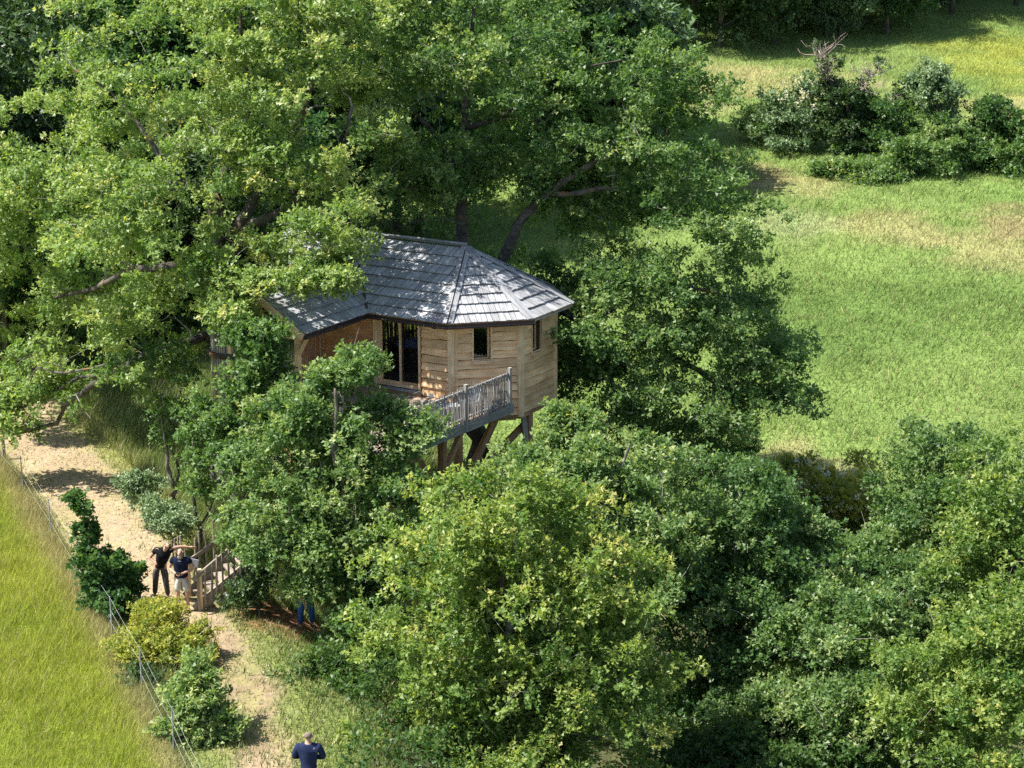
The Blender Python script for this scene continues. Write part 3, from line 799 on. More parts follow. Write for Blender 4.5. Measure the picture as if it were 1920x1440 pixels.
def window(Mw, x0, x1, z0, z1, parent, dep=0.24, sash='right'):
    """a box-framed window set back in its lining; pane, sash and sill are pieces of it"""
    def b(lo, hi, name, mat, par):
        m = MB().box((0, 0, 0), tuple(h-l for l, h in zip(lo, hi))); return m.build(name, mat, par, Mw @ Matrix.Translation(lo))
    fr = MB()
    t = 0.042; o = 0.085
    fr.box((x0-t, -o, z0-t), (x0, dep, z1+t)); fr.box((x1, -o, z0-t), (x1+t, dep, z1+t)); fr.box((x0, -o+0.002, z1), (x1, dep, z1+t)); fr.box((x0, -o-0.03, z0-t), (x1, dep, z0))
    f = fr.build('window', M_POST, parent, Mw)
    s = 0.05; y0, y1 = dep-0.10, dep-0.04
    sm = MB(); sm.box((x0+.003, y0, z0+.003), (x0+s, y1, z1-.003)); sm.box((x1-s, y0, z0+.003), (x1-.003, y1, z1-.003)); sm.box((x0+s, y0, z0+.003), (x1-s, y1, z0+s)); sm.box((x0+s, y0, z1-s), (x1-s, y1, z1-.003))
    sm.build('sash', M_POST, f, Mw)
    b((x0+s, y0+0.02, z0+s), (x1-s, y0+0.035, z1-s), 'pane', M_GLASS, f)
    b((x0-t-0.02, -o-0.06, z0-t-0.035), (x1+t+0.02, 0.0, z0-t-0.002), 'sill', M_POST, f)
    return f
Bw, Cw, Dw, Ew, Fw = [octv(APW, k, 0) for k in range(5)]
LW = 4.62
W0 = Bw + UD*LW
# long wall: drawn from its left end to corner B; door between 2.47 and 1.02 m from B
dA, dB = LW-2.47, LW-1.02
TOPZ = ZE + 0.14
wAB, MAB = wall(W0, Bw, ZB+0.3, TOPZ, cabin, [(dA, dB, ZF+0.12, ZF+2.2)], x0=dB+0.04, mat=M_LARCH)
# wide inner boards left of the door
z = ZF; k = 0
for h in (0.40, 0.42, 0.36, 0.44, 0.40, 0.39):
    board_row('board', dA-0.16, min(h, TOPZ-z)+0.02, M_LARCHW, wAB, MAB @ Matrix.Translation((0.02, -0.004, z)), out=0.022, seed=500+k); z += h; k += 1
z = ZF; k = 0
while z < TOPZ-0.25: z += 0.24; k += 1
wBC, MBC = wall(Bw, Cw, ZB, TOPZ, cabin, [(0.63, 1.13, 4.42, 5.38)])
wCD, MCD = wall(Cw, Dw, ZB, TOPZ, cabin, [(0.60, 1.14, 4.42, 5.38)])
wDE, MDE = wall(Dw, Ew, ZB, TOPZ, cabin, [])
wall(Ew, Fw, ZB, TOPZ, cabin, []); wall(Fw, Fw+UD*LW, ZB, TOPZ, cabin, []); wall(Fw+UD*LW, W0, ZB, TOPZ, cabin, [])
window(MBC, 0.63, 1.13, 4.42, 5.38, wBC); window(MCD, 0.60, 1.14, 4.42, 5.38, wCD)
for v, a, dz in ((Bw, -98.5, 0.25), (Cw, -53.5, -0.06), (Dw, -8.5, -0.10), (Ew, 36.5, 0), (W0, -121, 0.2)):
    n_ = hd(a); corner(v, ZB+dz, TOPZ, n_)
corner(Cw + hd(H0+45)*0.13, ZB-0.02, TOPZ, hd(-31), wd=0.11, th=0.07)
corner(Bw - hd(H0)*(-0.13), ZB+0.3, TOPZ, hd(-76), wd=0.10, th=0.06)
# sliding door
door = MB(); x0, x1, z0, z1 = dA, dB, ZF+0.12, ZF+2.2
for lo, hi in (((x0, -.09, z0), (x0+.06, .10, z1)), ((x1-.05, -.09, z0), (x1, .10, z1)), ((x0+.06, -.085, z1-.06), (x1-.05, .10, z1)), ((x0+.06, -.085, z0), (x1-.05, .10, z0+.07))):
    door.box(lo, hi)
dr = door.build('sliding_door', M_POST, cabin, MAB)
xm = (x0+x1)/2
for a, b, y in ((x0+.062, xm+.03, -.02), (xm-.03, x1-.052, .035)):
    s = .055; m = MB(); y1 = y+.045
    m.box((a, y, z0+.072), (a+s, y1, z1-.062)); m.box((b-s, y, z0+.072), (b, y1, z1-.062)); m.box((a+s, y, z0+.072), (b-s, y1, z0+.072+.07)); m.box((a+s, y, z1-.062-s), (b-s, y1, z1-.062))
    sf = m.build('door_leaf', M_POST, dr, MAB)
    MB().box((a+s, y+.015, z0+.142), (b-s, y+.03, z1-.062-s)).build('glass_pane', M_GLASS, dr, MAB)
timber('door_post', MAB @ Vector((dA-.09, -.04, ZF)), MAB @ Vector((dA-.09, -.04, TOPZ)), 0.15, 0.10, M_POST, cabin, up=UN, bev=.01)
timber('door_step', MAB @ Vector((x0-.05, -.15, ZF+.07)), MAB @ Vector((x1+.05, -.15, ZF+.07)), 0.14, 0.05, M_CAP, cabin)
timber('door_step', MAB @ Vector((x0-.05, -.14, ZF-.02)), MAB @ Vector((x1+.05, -.14, ZF-.02)), 0.10, 0.12, M_SUPP, cabin)
# small outdoor lamp under the eave beside the door
lm = MB().lathe([(0.02, 0.10), (0.05, 0.08), (0.11, 0.02), (0.11, 0.0), (0.04, -0.03)], 12, (0, 0, 0))
lm.build('porch_lamp', M_BLACKM, cabin, Matrix.Translation(Vector((Be.x, Be.y, ZE-0.20))+UD*0.55-UN*0.18))
# floor, ceiling, interior
fl = [Bw, Cw, Dw, Ew, Fw, Fw+UD*LW, W0]
def inset(v, c=O+UD*2, k=0.97): return ((v.x-c.x)*k+c.x, (v.y-c.y)*k+c.y)
MB().prism([inset(v) for v in fl], ZF-0.05, ZF).build('floor', M_LARCHW, cabin)
MB().prism([inset(v) for v in fl], ZF-0.35, ZF-0.06).build('floor_frame', M_SUPP, cabin)
# a bed inside, seen through the door
bed = root('bed', tuple(Vector((O.x, O.y, ZF))+UD*1.2), 'bed with pale blue linen inside the cabin behind the sliding glass door', 'bed')
bM = frame(Vector((O.x, O.y, ZF))+UD*1.9-UN*0.2, -UD)
m = MB().box((0, -.8, 0), (2.0, .8, .32)); m.build('bed_frame', M_SUPP, bed, bM)
m = MB().box((0.02, -.78, .322), (1.98, .78, .52)); m.build('mattress', M_BED, bed, bM)
for y in (-.4, .4):
    m = MB().lathe([(0.05, 0), (0.28, .03), (0.32, .08), (0.26, .13), (0.05, .15)], 12); m.build('pillow', M_WHITE, bed, bM @ Matrix.Translation((1.65, y, .523)))

# support posts and braces under the cabin
def gz(v): return T(v.x, v.y)-0.15
for v, off in ((Cw, hd(80)*0.30), (Dw, hd(120)*.25), (Bw, hd(60)*0.35), (Ew, hd(200)*.3), (W0, hd(30)*.3), (Bw+UD*2.3, hd(60)*.4)):
    p = Vector((v.x, v.y, 0))+off
    if v is Cw: p += hd(H0+45)*0.42
    timber('support_post', Vector((p.x, p.y, gz(p))), Vector((p.x, p.y, ZB-0.02 if v is not W0 else ZF-.36)), 0.2, 0.2, M_SUPP, cabin, up=hd(-31), bev=.02)
cp = Cw+hd(80)*.30+hd(H0+45)*.42
timber('brace', Vector((cp.x, cp.y, ZB-0.35))-UN*.10, Vector((cp.x, cp.y, 0))-hd(H0)*2.2+hd(0)*.3+Vector((0, .3, 0.5)), 0.16, 0.18, M_SUPP, cabin)
timber('brace', Vector((cp.x, cp.y, ZB-1.3))-UN*.02+hd(-120)*.12, Vector((cp.x, cp.y, ZB-0.15))+hd(-120)*.12-hd(H0)*.1, 0.12, 0.14, M_GREYW, cabin)
timber('brace', Vector((Bw.x+.3, Bw.y+.3, 0.6)), Vector((cp.x-.9, cp.y-.2, ZB-0.12)), 0.16, 0.18, M_SUPP, cabin)
for a, b in ((Bw, Cw), (Cw, Dw)):
    timber('skirt_beam', Vector((a.x, a.y, ZB-0.09))-nBCo*.1, Vector((b.x, b.y, ZB-0.09))-nCDo*.12, 0.14, 0.16, M_SUPP, cabin)

# ================================================================== the deck
P1 = Vector((-0.05, 54.28, 0)); P2 = Vector((-2.38, 50.72, 0)); P3 = P2 + UD*5.0; P4 = P3 + hd(59)*2.4 + UD*0.0
deck = root('deck', (P2.x, P2.y, T(P2.x, P2.y)), 'raised timber deck with grey stick railing in front of the cabin door', 'deck')
ZD = 3.30
dk = [P2, P1, Bw+Vector((0.3, 0, 0)), Bw, W0, P4+hd(59)*1.2, P3]
# deck boards run along the long wall
c2 = [((p-P2).dot(UD), (p-P2).dot(-UN)) for p in dk]
if area2(c2) < 0: c2.reverse()
v = 0.0; nb = 0
pc = clip([(-9, -9), (9, -9), (9, 9), (-9, 9)], [(0, 0), (1, 0), (1, 1), (0, 1)])
def clip_to_strip(poly, a, b):
    return clip(poly, [(-50, a), (50, a), (50, b), (-50, b)])
while v < 4.6:
    st = clip_to_strip(c2, v+.005, v+.14)
    if len(st) >= 3 and abs(area2(st)) > .01:
        us = [p[0] for p in st]; a, b = min(us), max(us)
        p0 = P2 + UD*a - UN*(v+.0725); p1 = P2 + UD*b - UN*(v+.0725)
        timber('deck_board', Vector((p0.x, p0.y, ZD-.016)), Vector((p1.x, p1.y, ZD-.016)), 0.134, 0.03, M_DECK, deck)
    v += .145; nb += 1
def beam_edge(a, b, name='edge_beam', mat=M_GREYW, h=0.26, off=0.0):
    return timber(name, Vector((a.x, a.y, ZD-.04-h/2)), Vector((b.x, b.y, ZD-.04-h/2)), 0.12, h, mat, deck)
beam_edge(P1+hd(59)*.1, P2-hd(59)*.12); beam_edge(P2, P3, h=.24); beam_edge(P3, P4, h=.24)
for t in (0.9, 2.2, 3.4):
    a = P2+UD*t; timber('joist', Vector((a.x, a.y, ZD-.16))-UN*.1, Vector((a.x, a.y, ZD-.16))-UN*3.0, .08, .18, M_SUPP, deck)
for p in (P2+hd(59)*1.5+UD*.35, P2+UD*2.6-UN*.5, P3-UN*.5-UD*.2, P2+hd(59)*.6+UD*.8):
    timber('support_post', Vector((p.x, p.y, gz(p))), Vector((p.x, p.y, ZD-.30)), 0.2, 0.2, M_SUPP, deck, up=hd(-31), bev=.02)
q = P2+hd(59)*1.5+UD*.35
timber('brace', Vector((q.x, q.y, ZD-1.5)), Vector((q.x, q.y, ZD-.35))+hd(59)*1.1, .12, .14, M_SUPP, deck)
timber('brace', Vector((q.x, q.y, ZD-1.9)), Vector((q.x, q.y, ZD-.35))+hd(180)*1.2, .12, .14, M_SUPP, deck)
def railing(a, b, posts, parent, zb0, zb1, mat=M_PICK, sp=0.084, hgt=0.98, low=0.16, skip_rail=False):
    d = (b-a); L = Vector((d.x, d.y, 0)).length; dr_ = Vector((d.x, d.y, 0)).normalized(); nrm = Vector((dr_.y, -dr_.x, 0))
    rl = MB(); z = lambda t: zb0+(zb1-zb0)*t
    r = timber('railing', Vector((a.x, a.y, z(0)+hgt-.06)), Vector((b.x, b.y, z(1)+hgt-.06)), .05, .07, mat, parent)
    timber('rail', Vector((a.x, a.y, z(0)+.14)), Vector((b.x, b.y, z(1)+.14)), .04, .06, mat, r)
    for t in posts:
        p = a+d*t; timber('railing_post', Vector((p.x, p.y, z(t)-low-.08))+nrm*.03, Vector((p.x, p.y, z(t)+hgt+.12))+nrm*.03, .095, .095, M_GREYW, r, up=nrm, bev=.012)
    n = int(L/sp)
    for i in range(1, n):
        t = (i+random.uniform(-.28, .28))/n
        if any(abs(t-q_)*L < .06 for q_ in posts): continue
        p = a+d*t; off = nrm*.045
        p0 = Vector((p.x, p.y, z(t)+random.uniform(-.05, .05)))+off; p1 = Vector((p.x, p.y, z(t)+hgt+random.uniform(-.05, .10)))+off+dr_*random.uniform(-.035, .035)
        pole('picket', p0, p1, random.uniform(.015, .023), random.uniform(.012, .018), mat, r, wob=.014, n=5, seg=3)
    return r
railing(P2, P1, (0.0, 0.47, 0.985), deck, ZD-.05, ZD-.05)
railing(P2+UD*1.0+UD*0, P2+UD*.06, (), deck, ZD-.05, ZD-.05)
railing(P3, P2+UD*2.55, (0.02, .98), deck, ZD-.05, ZD-.05)
railing(P4, P3+hd(59)*.06, (0.0,), deck, ZD-.05, ZD-.05)

# porch post, brace and stick screens under the wing
Qp = wE0 + UD*0.42 - UN*0.30; Qp.z = 0
timber('porch_post', Vector((Qp.x, Qp.y, ZD)), Vector((Qp.x, Qp.y, ZE+.12)), .14, .14, M_POST, cabin, up=UN, bev=.012)
timber('porch_brace', Vector((Qp.x, Qp.y, ZE-.75)), Vector((Qp.x, Qp.y, ZE-.02))+hd(-31)*.42+UN*.0, .07, .09, M_POST, cabin)
Qq = wL0 - UD*0.3 - UN*0.30
timber('porch_post', Vector((Qq.x, Qq.y, ZD)), Vector((Qq.x, Qq.y, ZE+.12)), .14, .14, M_POST, cabin, up=UN, bev=.012)
sc = root('stick_screen', (W0.x, W0.y, ZD), 'screen of upright reddish barked sticks beside the wide boards of the porch wall', 'screen')
a, b = Qp-UN*.14, W0+UN*.12+hd(-31)*.02
timber('rail', Vector((a.x, a.y, ZD+.3)), Vector((b.x, b.y, ZD+.3)), .05, .08, M_SUPP, sc); timber('rail', Vector((a.x, a.y, ZE-.25)), Vector((b.x, b.y, ZE-.25)), .05, .08, M_SUPP, sc)
n = 26
for i in range(n):
    p = a+(b-a)*((i+.5)/n)+hd(-31)*.05
    pole('stick', Vector((p.x, p.y, ZD+.02)), Vector((p.x+random.uniform(-.03, .03), p.y, ZE+random.uniform(-.12, .05))), random.uniform(.022, .036), .02, M_STICK, sc, wob=.03, n=6, seg=4)
sc2 = root('stick_screen', (Qp.x-1, Qp.y+.5, ZD), 'grey brown stick screen closing the gable side of the porch, half hidden by leaves', 'screen')
for i in range(24):
    p = Qp+(Qq-Qp)*((i+1.2)/26)
    pole('stick', Vector((p.x, p.y, ZD+.02)), Vector((p.x, p.y, ZD+1.5+random.uniform(-.1, .4))), random.uniform(.02, .032), .02, M_PICK, sc2, wob=.02, n=5, seg=3)
timber('rail', Vector((Qp.x, Qp.y, ZD+1.2))-UN*.05, Vector((Qq.x, Qq.y, ZD+1.2))-UN*.05, .05, .08, M_SUPP, sc2)
# hanging lantern in the gable
lp = Vector((wE0.x, wE0.y, 0))+UD*.62+UN*.02; 
ln = root('lantern', (lp.x, lp.y, ZE-.55), 'small dark lantern hanging under the porch gable', 'lantern')
MB().lathe([(.02, .2), (.035, .16), (.10, .12), (.09, .09)], 10, (lp.x, lp.y, ZE-.55)).build('lantern_cap', M_BLACKM, ln)
MB().lathe([(.07, .085), (.08, .0), (.07, -.02)], 10, (lp.x, lp.y, ZE-.55)).build('lantern_glass', M_GLASS, ln)
MB().lathe([(.09, -.022), (.09, -.05), (.03, -.06)], 10, (lp.x, lp.y, ZE-.55)).build('lantern_base', M_BLACKM, ln)
MB().tube([(lp.x, lp.y, ZE-.35), (lp.x, lp.y, ZE+.1)], .008, 5).build('lantern_chain', M_BLACKM, ln)

# round stick turret to the left of the porch, with two dark bands
tc_ = W(430, 700, 55.2)
tr_ = root('stick_turret', (tc_.x, tc_.y, ZD-.6), 'round lookout of upright pale sticks with dark bands left of the porch', 'lookout')
zb = W(430, 800, 55.2).z; zt = W(430, 618, 55.2).z
for i in range(34):
    th = math.radians(-205+i*250/33); r = .62
    p = Vector((tc_.x+math.cos(th)*r+.15, tc_.y+math.sin(th)*r, 0))
    pole('stick', Vector((p.x, p.y, zb+.35)), Vector((p.x, p.y, zt+random.uniform(-.05, .05))), random.uniform(.03, .045), .03, M_PICK if i % 3 else M_STAIRW, tr_, wob=.012, n=6, seg=3)
for zz in (zt+.02, W(430, 658, 55.2).z, zb+.5):
    rr_ = .69; pts = [(tc_.x+.15+math.cos(math.radians(a_))*rr_, tc_.y+math.sin(math.radians(a_))*rr_, zz) for a_ in range(-210, 50, 20)]
    MB().tube(pts, .085, 7).build('dark_band', M_MOSS, tr_)
MB().tube([(tc_.x+.15, tc_.y, T(tc_.x, tc_.y)), (tc_.x+.1, tc_.y, zb-.1), (tc_.x+.15, tc_.y-.1, zb+.3)], [.16, .2, .5], 10).build('trunk_bracket', M_STAIRW, tr_)

# ------------------------------------------------------------------ things on the deck
hp = WZ(597, 712, ZD+.78)
tub = root('hot_tub', (hp.x, hp.y, ZD), 'slatted hot tub with a pale blue cover on the deck beside the porch wall', 'hot tub')
r = .62
for i in range(30):
    th = 2*math.pi*i/30; M = Matrix.Translation((hp.x, hp.y, ZD)) @ Matrix.Rotation(th, 4, 'Z')
    MB().box((r-.02, -.06, 0), (r+.01, .06, .74)).build('stave', M_GREYW, tub, M)
MB().lathe([(r-.03, 0.01), (r-.03, .73)], 24, (hp.x, hp.y, ZD)).build('tub_liner', M_DARK, tub)
MB().lathe([(r+.05, .742), (r+.06, .79), (r*.6, .84), (.02, .86)], 28, (hp.x, hp.y, ZD)).build('tub_cover', M_BLUE, tub)
def chair(p, rot, label):
    c = root('lounge_chair', p, label, 'chair', 'low white chairs on the deck'); M = Matrix.Translation(p) @ Matrix.Rotation(rot, 4, 'Z')
    MB().box((-.26, -.26, .27), (.26, .24, .31)).build('seat', M_WHITE, c, M)
    pts = []
    for i in range(7):
        a = -1.1+2.2*i/6; pts.append((math.sin(a)*.30, .05+math.cos(a)*.24))
    vs = [(x, y, .312) for x, y in pts]+[(x*1.05, y*1.1+.02, .66 if abs(i-3) < 3 else .5) for i, (x, y) in enumerate(pts)]
    vs += [(x*.9, y*.9, .312) for x, y in pts]+[(x*.95, y*1.0+.02, .655 if abs(i-3) < 3 else .495) for i, (x, y) in enumerate(pts)]
    fs = []
    for i in range(6): fs += [(i, i+1, 8+i, 7+i), (14+i+1, 14+i, 21+i, 22+i), (7+i, 8+i, 22+i, 21+i)]
    fs += [(0, 7, 21, 14), (6, 20, 27, 13)]
    MB().add(vs, fs).build('backrest', M_WHITE, c, M)
    for x in (-.2, .2):
        for y in (-.2, .18): MB().tube([(x*1.15, y*1.15, 0), (x, y, .27)], .018, 6).build('leg', M_WHITE, c, M)
    return c
chair((-2.50, 51.62, ZD), math.radians(150), 'low white shell chair at the corner post of the deck railing')
tx_, ty_ = -1.75, 52.72
tb_ = root('low_table', (tx_, ty_, ZD), 'round low white table between the two shell chairs behind the stick railing', 'table')
MB().lathe([(.30, .33), (.32, .345), (.32, .365), (.30, .37)], 20, (tx_, ty_, ZD)).build('tabletop', M_WHITE, tb_)
MB().lathe([(.035, .04), (.03, .329)], 10, (tx_, ty_, ZD)).build('table_stem', M_WHITE, tb_)
MB().lathe([(.20, .001), (.18, .02), (.05, .04)], 16, (tx_, ty_, ZD)).build('table_foot', M_WHITE, tb_)
chair((-1.20, 53.42, ZD), math.radians(-60), 'low white shell chair nearest the cabin wall on the deck')
bl = WZ(808, 742, ZD+.5)
gl = root('globe_lamp', (bl.x, bl.y, ZD), 'small white globe lamp on a thin stem beside the sliding door', 'lamp')
MB().tube([(bl.x, bl.y, ZD), (bl.x, bl.y, ZD+.44)], .012, 6).build('lamp_stem', M_GREYW, gl)
MB().lathe([(.01, .43), (.055, .45), (.075, .50), (.055, .55), (.01, .57)], 14, (bl.x, bl.y, ZD)).build('lamp_globe', M_LAMP, gl, smooth=True)

# ================================================================== stairs
S0 = Vector((-8.05, 47.25, 0)); S1 = Vector((-3.95, 49.05, 0)); zS0, zS1 = T(S0.x, S0.y)+.02, ZD
stairs = root('staircase', (S0.x, S0.y, T(S0.x, S0.y)), 'brown timber staircase with stick railings climbing from the track to the deck', 'staircase')
sd_ = (S1-S0).normalized(); sn = Vector((sd_.y, -sd_.x, 0)); SW = .5
def at3(v, z): return Vector((v.x, v.y, z))
for s in (1, -1):
    timber('stringer', at3(S0+sn*SW*s-sd_*.1, zS0-.02), at3(S1+sn*SW*s, zS1-.10), .06, .28, M_STAIRW, stairs)
nst = 17
for i in range(nst):
    t = (i+.8)/nst; p = S0+(S1-S0)*t; z = zS0+(zS1-zS0)*t
    timber('tread', at3(p-sn*(SW-.035), z), at3(p+sn*(SW-.035), z), .24, .04, M_STAIRW, stairs)
for s in (1, -1):
    te = 1.0 if s == 1 else .16
    a = S0+sn*(SW+.05)*s; b = a+(S1-S0)*te; ze = zS0+(zS1-zS0)*te
    r = timber('handrail', at3(a-sd_*.15, zS0+.80), at3(b, ze+.78), .06, .09, M_STAIRW, stairs)
    L = (b-a).length; n = int(L/.15)
    for i in range(n+1):
        t = i/n; p = a+(b-a)*t; z = zS0+(ze-zS0)*t
        pole('picket', at3(p+sn*.03*s, z-.02), at3(p+sn*.03*s+sd_*random.uniform(-.05, .05), z+1.03+random.uniform(-.08, .10)+(.3 if s < 0 else 0)), random.uniform(.030, .042), random.uniform(.022, .030), M_STAIRW, r, wob=.015, n=6, seg=3)
    for t in ((0.01, .34, .67, .99) if s == 1 else (.02,)):
        p = a+(b-a)*t; z = zS0+(ze-zS0)*t
        timber('newel_post', at3(p-sn*.04*s, T(p.x, p.y)-.1 if t < .5 else z-.4), at3(p-sn*.04*s, z+1.02), .10, .10, M_POST if t < .1 else M_STAIRW, r, up=sd_, bev=.012)
timber('trim_board', at3(S0-sn*(SW+.12)-sd_*.22, zS0+.98), at3(S0-sn*(SW-.1)+sd_*.25, zS0+.86), .03, .20, M_WHITE, stairs)
gp = S0-sn*(SW+.2)-sd_*.12
for i in range(4):
    pole('picket', at3(gp+Vector((.05*i-.15, .12*i, 0)), zS0), at3(gp+Vector((.05*i-.2, .12*i, 0)), zS0+1.45), .028, .022, M_STAIRW, stairs, wob=.012, n=6, seg=3)
for i in range(3):
    timber('walkway_board', at3(S1+Vector((-.5+i*.5, .2, 0)), ZD-.02), at3(P2+UD*1.9+Vector((-.5+i*.5, -.1, 0)), ZD-.02), .48, .04, M_STAIRW, stairs)

# ================================================================== trees
def wpts(l): return [np.array(W(*a)) for a in l]
GBASE = lambda px, Y: (W(px, 720, Y).x, Y, T(W(px, 720, Y).x, Y))

# the great oak on the left
oakA_limbs = [
 (wpts([(430,520,57.3),(405,440,57),(390,365,56.5),(330,345,56),(260,360,56.5),(205,392,57.5),(140,430,59),(90,470,60)]), 0.216),
 (wpts([(432,560,57),(380,520,56.3),(318,500,55.5),(250,505,57),(180,540,58.8),(100,560,60)]), 0.199),
 (wpts([(432,500,57.4),(450,420,57.4),(490,350,57.6),(530,295,57.6),(560,230,57.8),(600,120,58)]), 0.216),
 (wpts([(432,480,57.4),(470,420,57.2),(540,390,56.8),(590,335,56.4),(640,280,56.2),(660,200,56)]), 0.183),
 (wpts([(432,460,57.4),(410,380,57.6),(430,300,58),(470,200,58),(455,90,58),(450,20,58)]), 0.183),
 (wpts([(432,600,57),(360,640,55.8),(280,665,55),(205,705,55.6),(150,735,56.3),(118,765,56.8),(105,792,57),(60,806,57.2),(20,815,57.3)]), 0.142),
 (wpts([(205,705,55.6),(150,708,56.4),(90,742,56.9),(30,768,57.2),(-15,790,57.4)]), 0.066),
 (wpts([(280,665,55),(120,700,56.2),(70,690,56.6),(50,735,57)]), 0.050),
 (wpts([(432,540,57),(480,520,55.8),(540,500,54.4),(600,480,53.4),(645,474,52.9)]), 0.107),
 (wpts([(330,345,56),(300,290,56),(230,200,56.4),(205,170,56.8),(140,130,57)]), 0.100),
 (wpts([(490,350,57.6),(600,370,57),(660,390,56.6),(705,360,56.4)]), 0.083),
]
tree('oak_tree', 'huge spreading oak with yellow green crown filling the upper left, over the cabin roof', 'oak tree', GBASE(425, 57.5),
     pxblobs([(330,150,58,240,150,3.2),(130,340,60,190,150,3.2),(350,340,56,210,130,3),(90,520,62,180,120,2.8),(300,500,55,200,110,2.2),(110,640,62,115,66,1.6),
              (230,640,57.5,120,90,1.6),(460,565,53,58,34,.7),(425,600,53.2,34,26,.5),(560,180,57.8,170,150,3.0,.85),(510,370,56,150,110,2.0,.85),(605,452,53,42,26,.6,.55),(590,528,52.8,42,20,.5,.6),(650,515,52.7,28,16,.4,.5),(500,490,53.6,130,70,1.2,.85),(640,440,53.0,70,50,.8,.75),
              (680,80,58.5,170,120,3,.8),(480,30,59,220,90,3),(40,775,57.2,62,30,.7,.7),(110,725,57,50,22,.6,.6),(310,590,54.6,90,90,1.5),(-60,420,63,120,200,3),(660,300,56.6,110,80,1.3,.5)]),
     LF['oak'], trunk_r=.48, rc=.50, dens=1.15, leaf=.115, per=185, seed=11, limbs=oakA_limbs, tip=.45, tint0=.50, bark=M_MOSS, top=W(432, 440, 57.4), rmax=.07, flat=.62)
# oak behind the roof
oakB_limbs = [
 (wpts([(868,520,60),(864,400,60),(866,300,60.2),(872,200,60.3),(880,90,60.5),(890,0,60.6)]), 0.207),
 (wpts([(864,385,60),(835,378,59.6),(790,356,59.3),(750,352,59.1),(715,356,59)]), 0.083),
 (wpts([(866,415,60),(830,412,59.6),(790,412,59.4),(770,420,59.3)]), 0.059),
 (wpts([(900,560,60),(950,470,59.6),(985,405,59.2),(1015,372,59),(1060,340,58.8),(1120,300,58.6),(1165,285,58.5),(1190,245,58.5),(1215,225,58.5)]), 0.174),
 (wpts([(1030,362,58.9),(1090,360,58.6),(1150,355,58.3),(1230,380,58),(1300,410,57.8),(1360,440,57.6)]), 0.100),
 (wpts([(870,520,60),(1000,560,59),(1100,610,58.5),(1200,640,58.2),(1300,690,57.8),(1380,740,57.4),(1450,740,57.2),(1490,760,57)]), 0.166),
 (wpts([(1100,610,58.5),(1180,560,58.2),(1280,540,58),(1380,560,57.8)]), 0.100),
 (wpts([(872,240,60.2),(940,220,60),(1010,170,59.8),(1080,130,59.6),(1180,110,59.4)]), 0.100),
 (wpts([(866,330,60.1),(820,260,60),(770,200,59.8),(740,120,59.8)]), 0.107),
 (wpts([(1100,610,58.5),(1150,720,58),(1200,800,57.6),(1290,860,57.4)]), 0.083),
]
tree('oak_tree', 'tall dark green oak behind the shingle roof, its mossy forked trunk showing above the ridge', 'oak tree', GBASE(885, 60.3),
     pxblobs([(900,110,60.5,190,130,3),(820,260,59.9,150,110,2.0,.7),(1010,250,60,120,110,2),(1190,150,59.5,95,65,1.5),(1290,200,59.2,70,60,1.2),(1200,300,58.8,160,75,1.8,1.4),
              (1310,390,58,105,90,1.8,1.4),(1210,460,58.6,120,70,1.5,1.3),(1180,600,58.5,160,120,2.5,1.3),(1320,560,58,120,120,2.2,1.25),(1300,720,57.6,170,110,2.4,1.4),(1380,640,58.5,110,110,2,1.2),(1440,730,57.2,95,75,1.4),
              (1170,770,58.2,150,110,2.2,1.5),(1270,850,57.6,110,80,1.8,1.3),(1080,620,60,90,90,1.8),(760,345,59.6,80,40,1.0,.6),(930,330,60.2,60,55,1),(1085,395,60,95,55,1.4,1.3),(1010,315,60,80,45,1.2,1.2),(1120,210,60,90,60,1.4,1.1),(970,520,60.3,70,40,1,.8),(790,40,60,120,80,2)]),
     LF['deep'], trunk_r=.36, rc=.48, dens=1.35, leaf=.115, per=185, seed=12, limbs=oakB_limbs, tip=.42, tint0=.44, bark=M_MOSS, top=W(866, 300, 60.1), rmax=.06, flat=.62)
# dark ivy-like growth in front of the porch gable
tree('oak_tree', 'slender deep green oak growing up through the deck in front of the porch gable', 'young oak', GBASE(470, 50.8),
     pxblobs([(470,665,51.6,34,55,.7,.9),(490,750,51.3,46,50,.8),(455,830,51,60,65,1.0)]),
     LF['deep'], trunk_r=.10, rc=.40, dens=1.9, leaf=.115, per=150, seed=13, tip=.35, tint0=.28, limb_n=5)
# young oak in front of the deck
tree('oak_tree', 'young oak right in front of the deck, its pointed top reaching the sliding door', 'young oak', GBASE(650, 46.2),
     pxblobs([(665,715,48,55,38,.8),(610,780,47.8,90,55,1.2),(592,1092,45.6,40,20,.35,1.2),(490,1015,46.3,50,45,.8),(768,812,47.8,34,34,.6),(680,835,47.6,88,70,1.2),(600,890,47.2,150,90,1.5),(520,950,46.9,65,75,1.1),(690,950,46.8,120,90,1.6),(625,1030,46.2,115,60,1.2),(715,1105,46,72,80,1.1),(675,1195,45.4,55,50,.8),(540,790,47.9,45,45,.8)]),
     LF['deep'], trunk_r=.15, rc=.38, dens=2.0, leaf=.105, per=150, seed=14, tip=.5, tint0=.50, limb_n=8)
# thin trees by the track
tree('young_tree', 'thin young oak with a leaning bare stem beside the tall grass of the track', 'young tree', GBASE(322, 53.2),
     pxblobs([(290,710,53.6,60,50,1.0,.8)]), LF['deep'], trunk_r=.085, rc=.36, dens=1.8, leaf=.11, per=120, seed=15, tint0=.42, limb_n=3, top=W(300, 740, 53.3))
tree('young_tree', 'thin young oak with an upright grey stem above the pale bush near the stairs', 'young tree', GBASE(358, 50.6),
     pxblobs([(385,800,50.8,52,42,.8,.85),(425,870,50.4,38,36,.6,.8)]), LF['deep'], trunk_r=.08, rc=.36, dens=1.8, leaf=.11, per=120, seed=16, tint0=.46, limb_n=3, top=W(362, 820, 50.7))
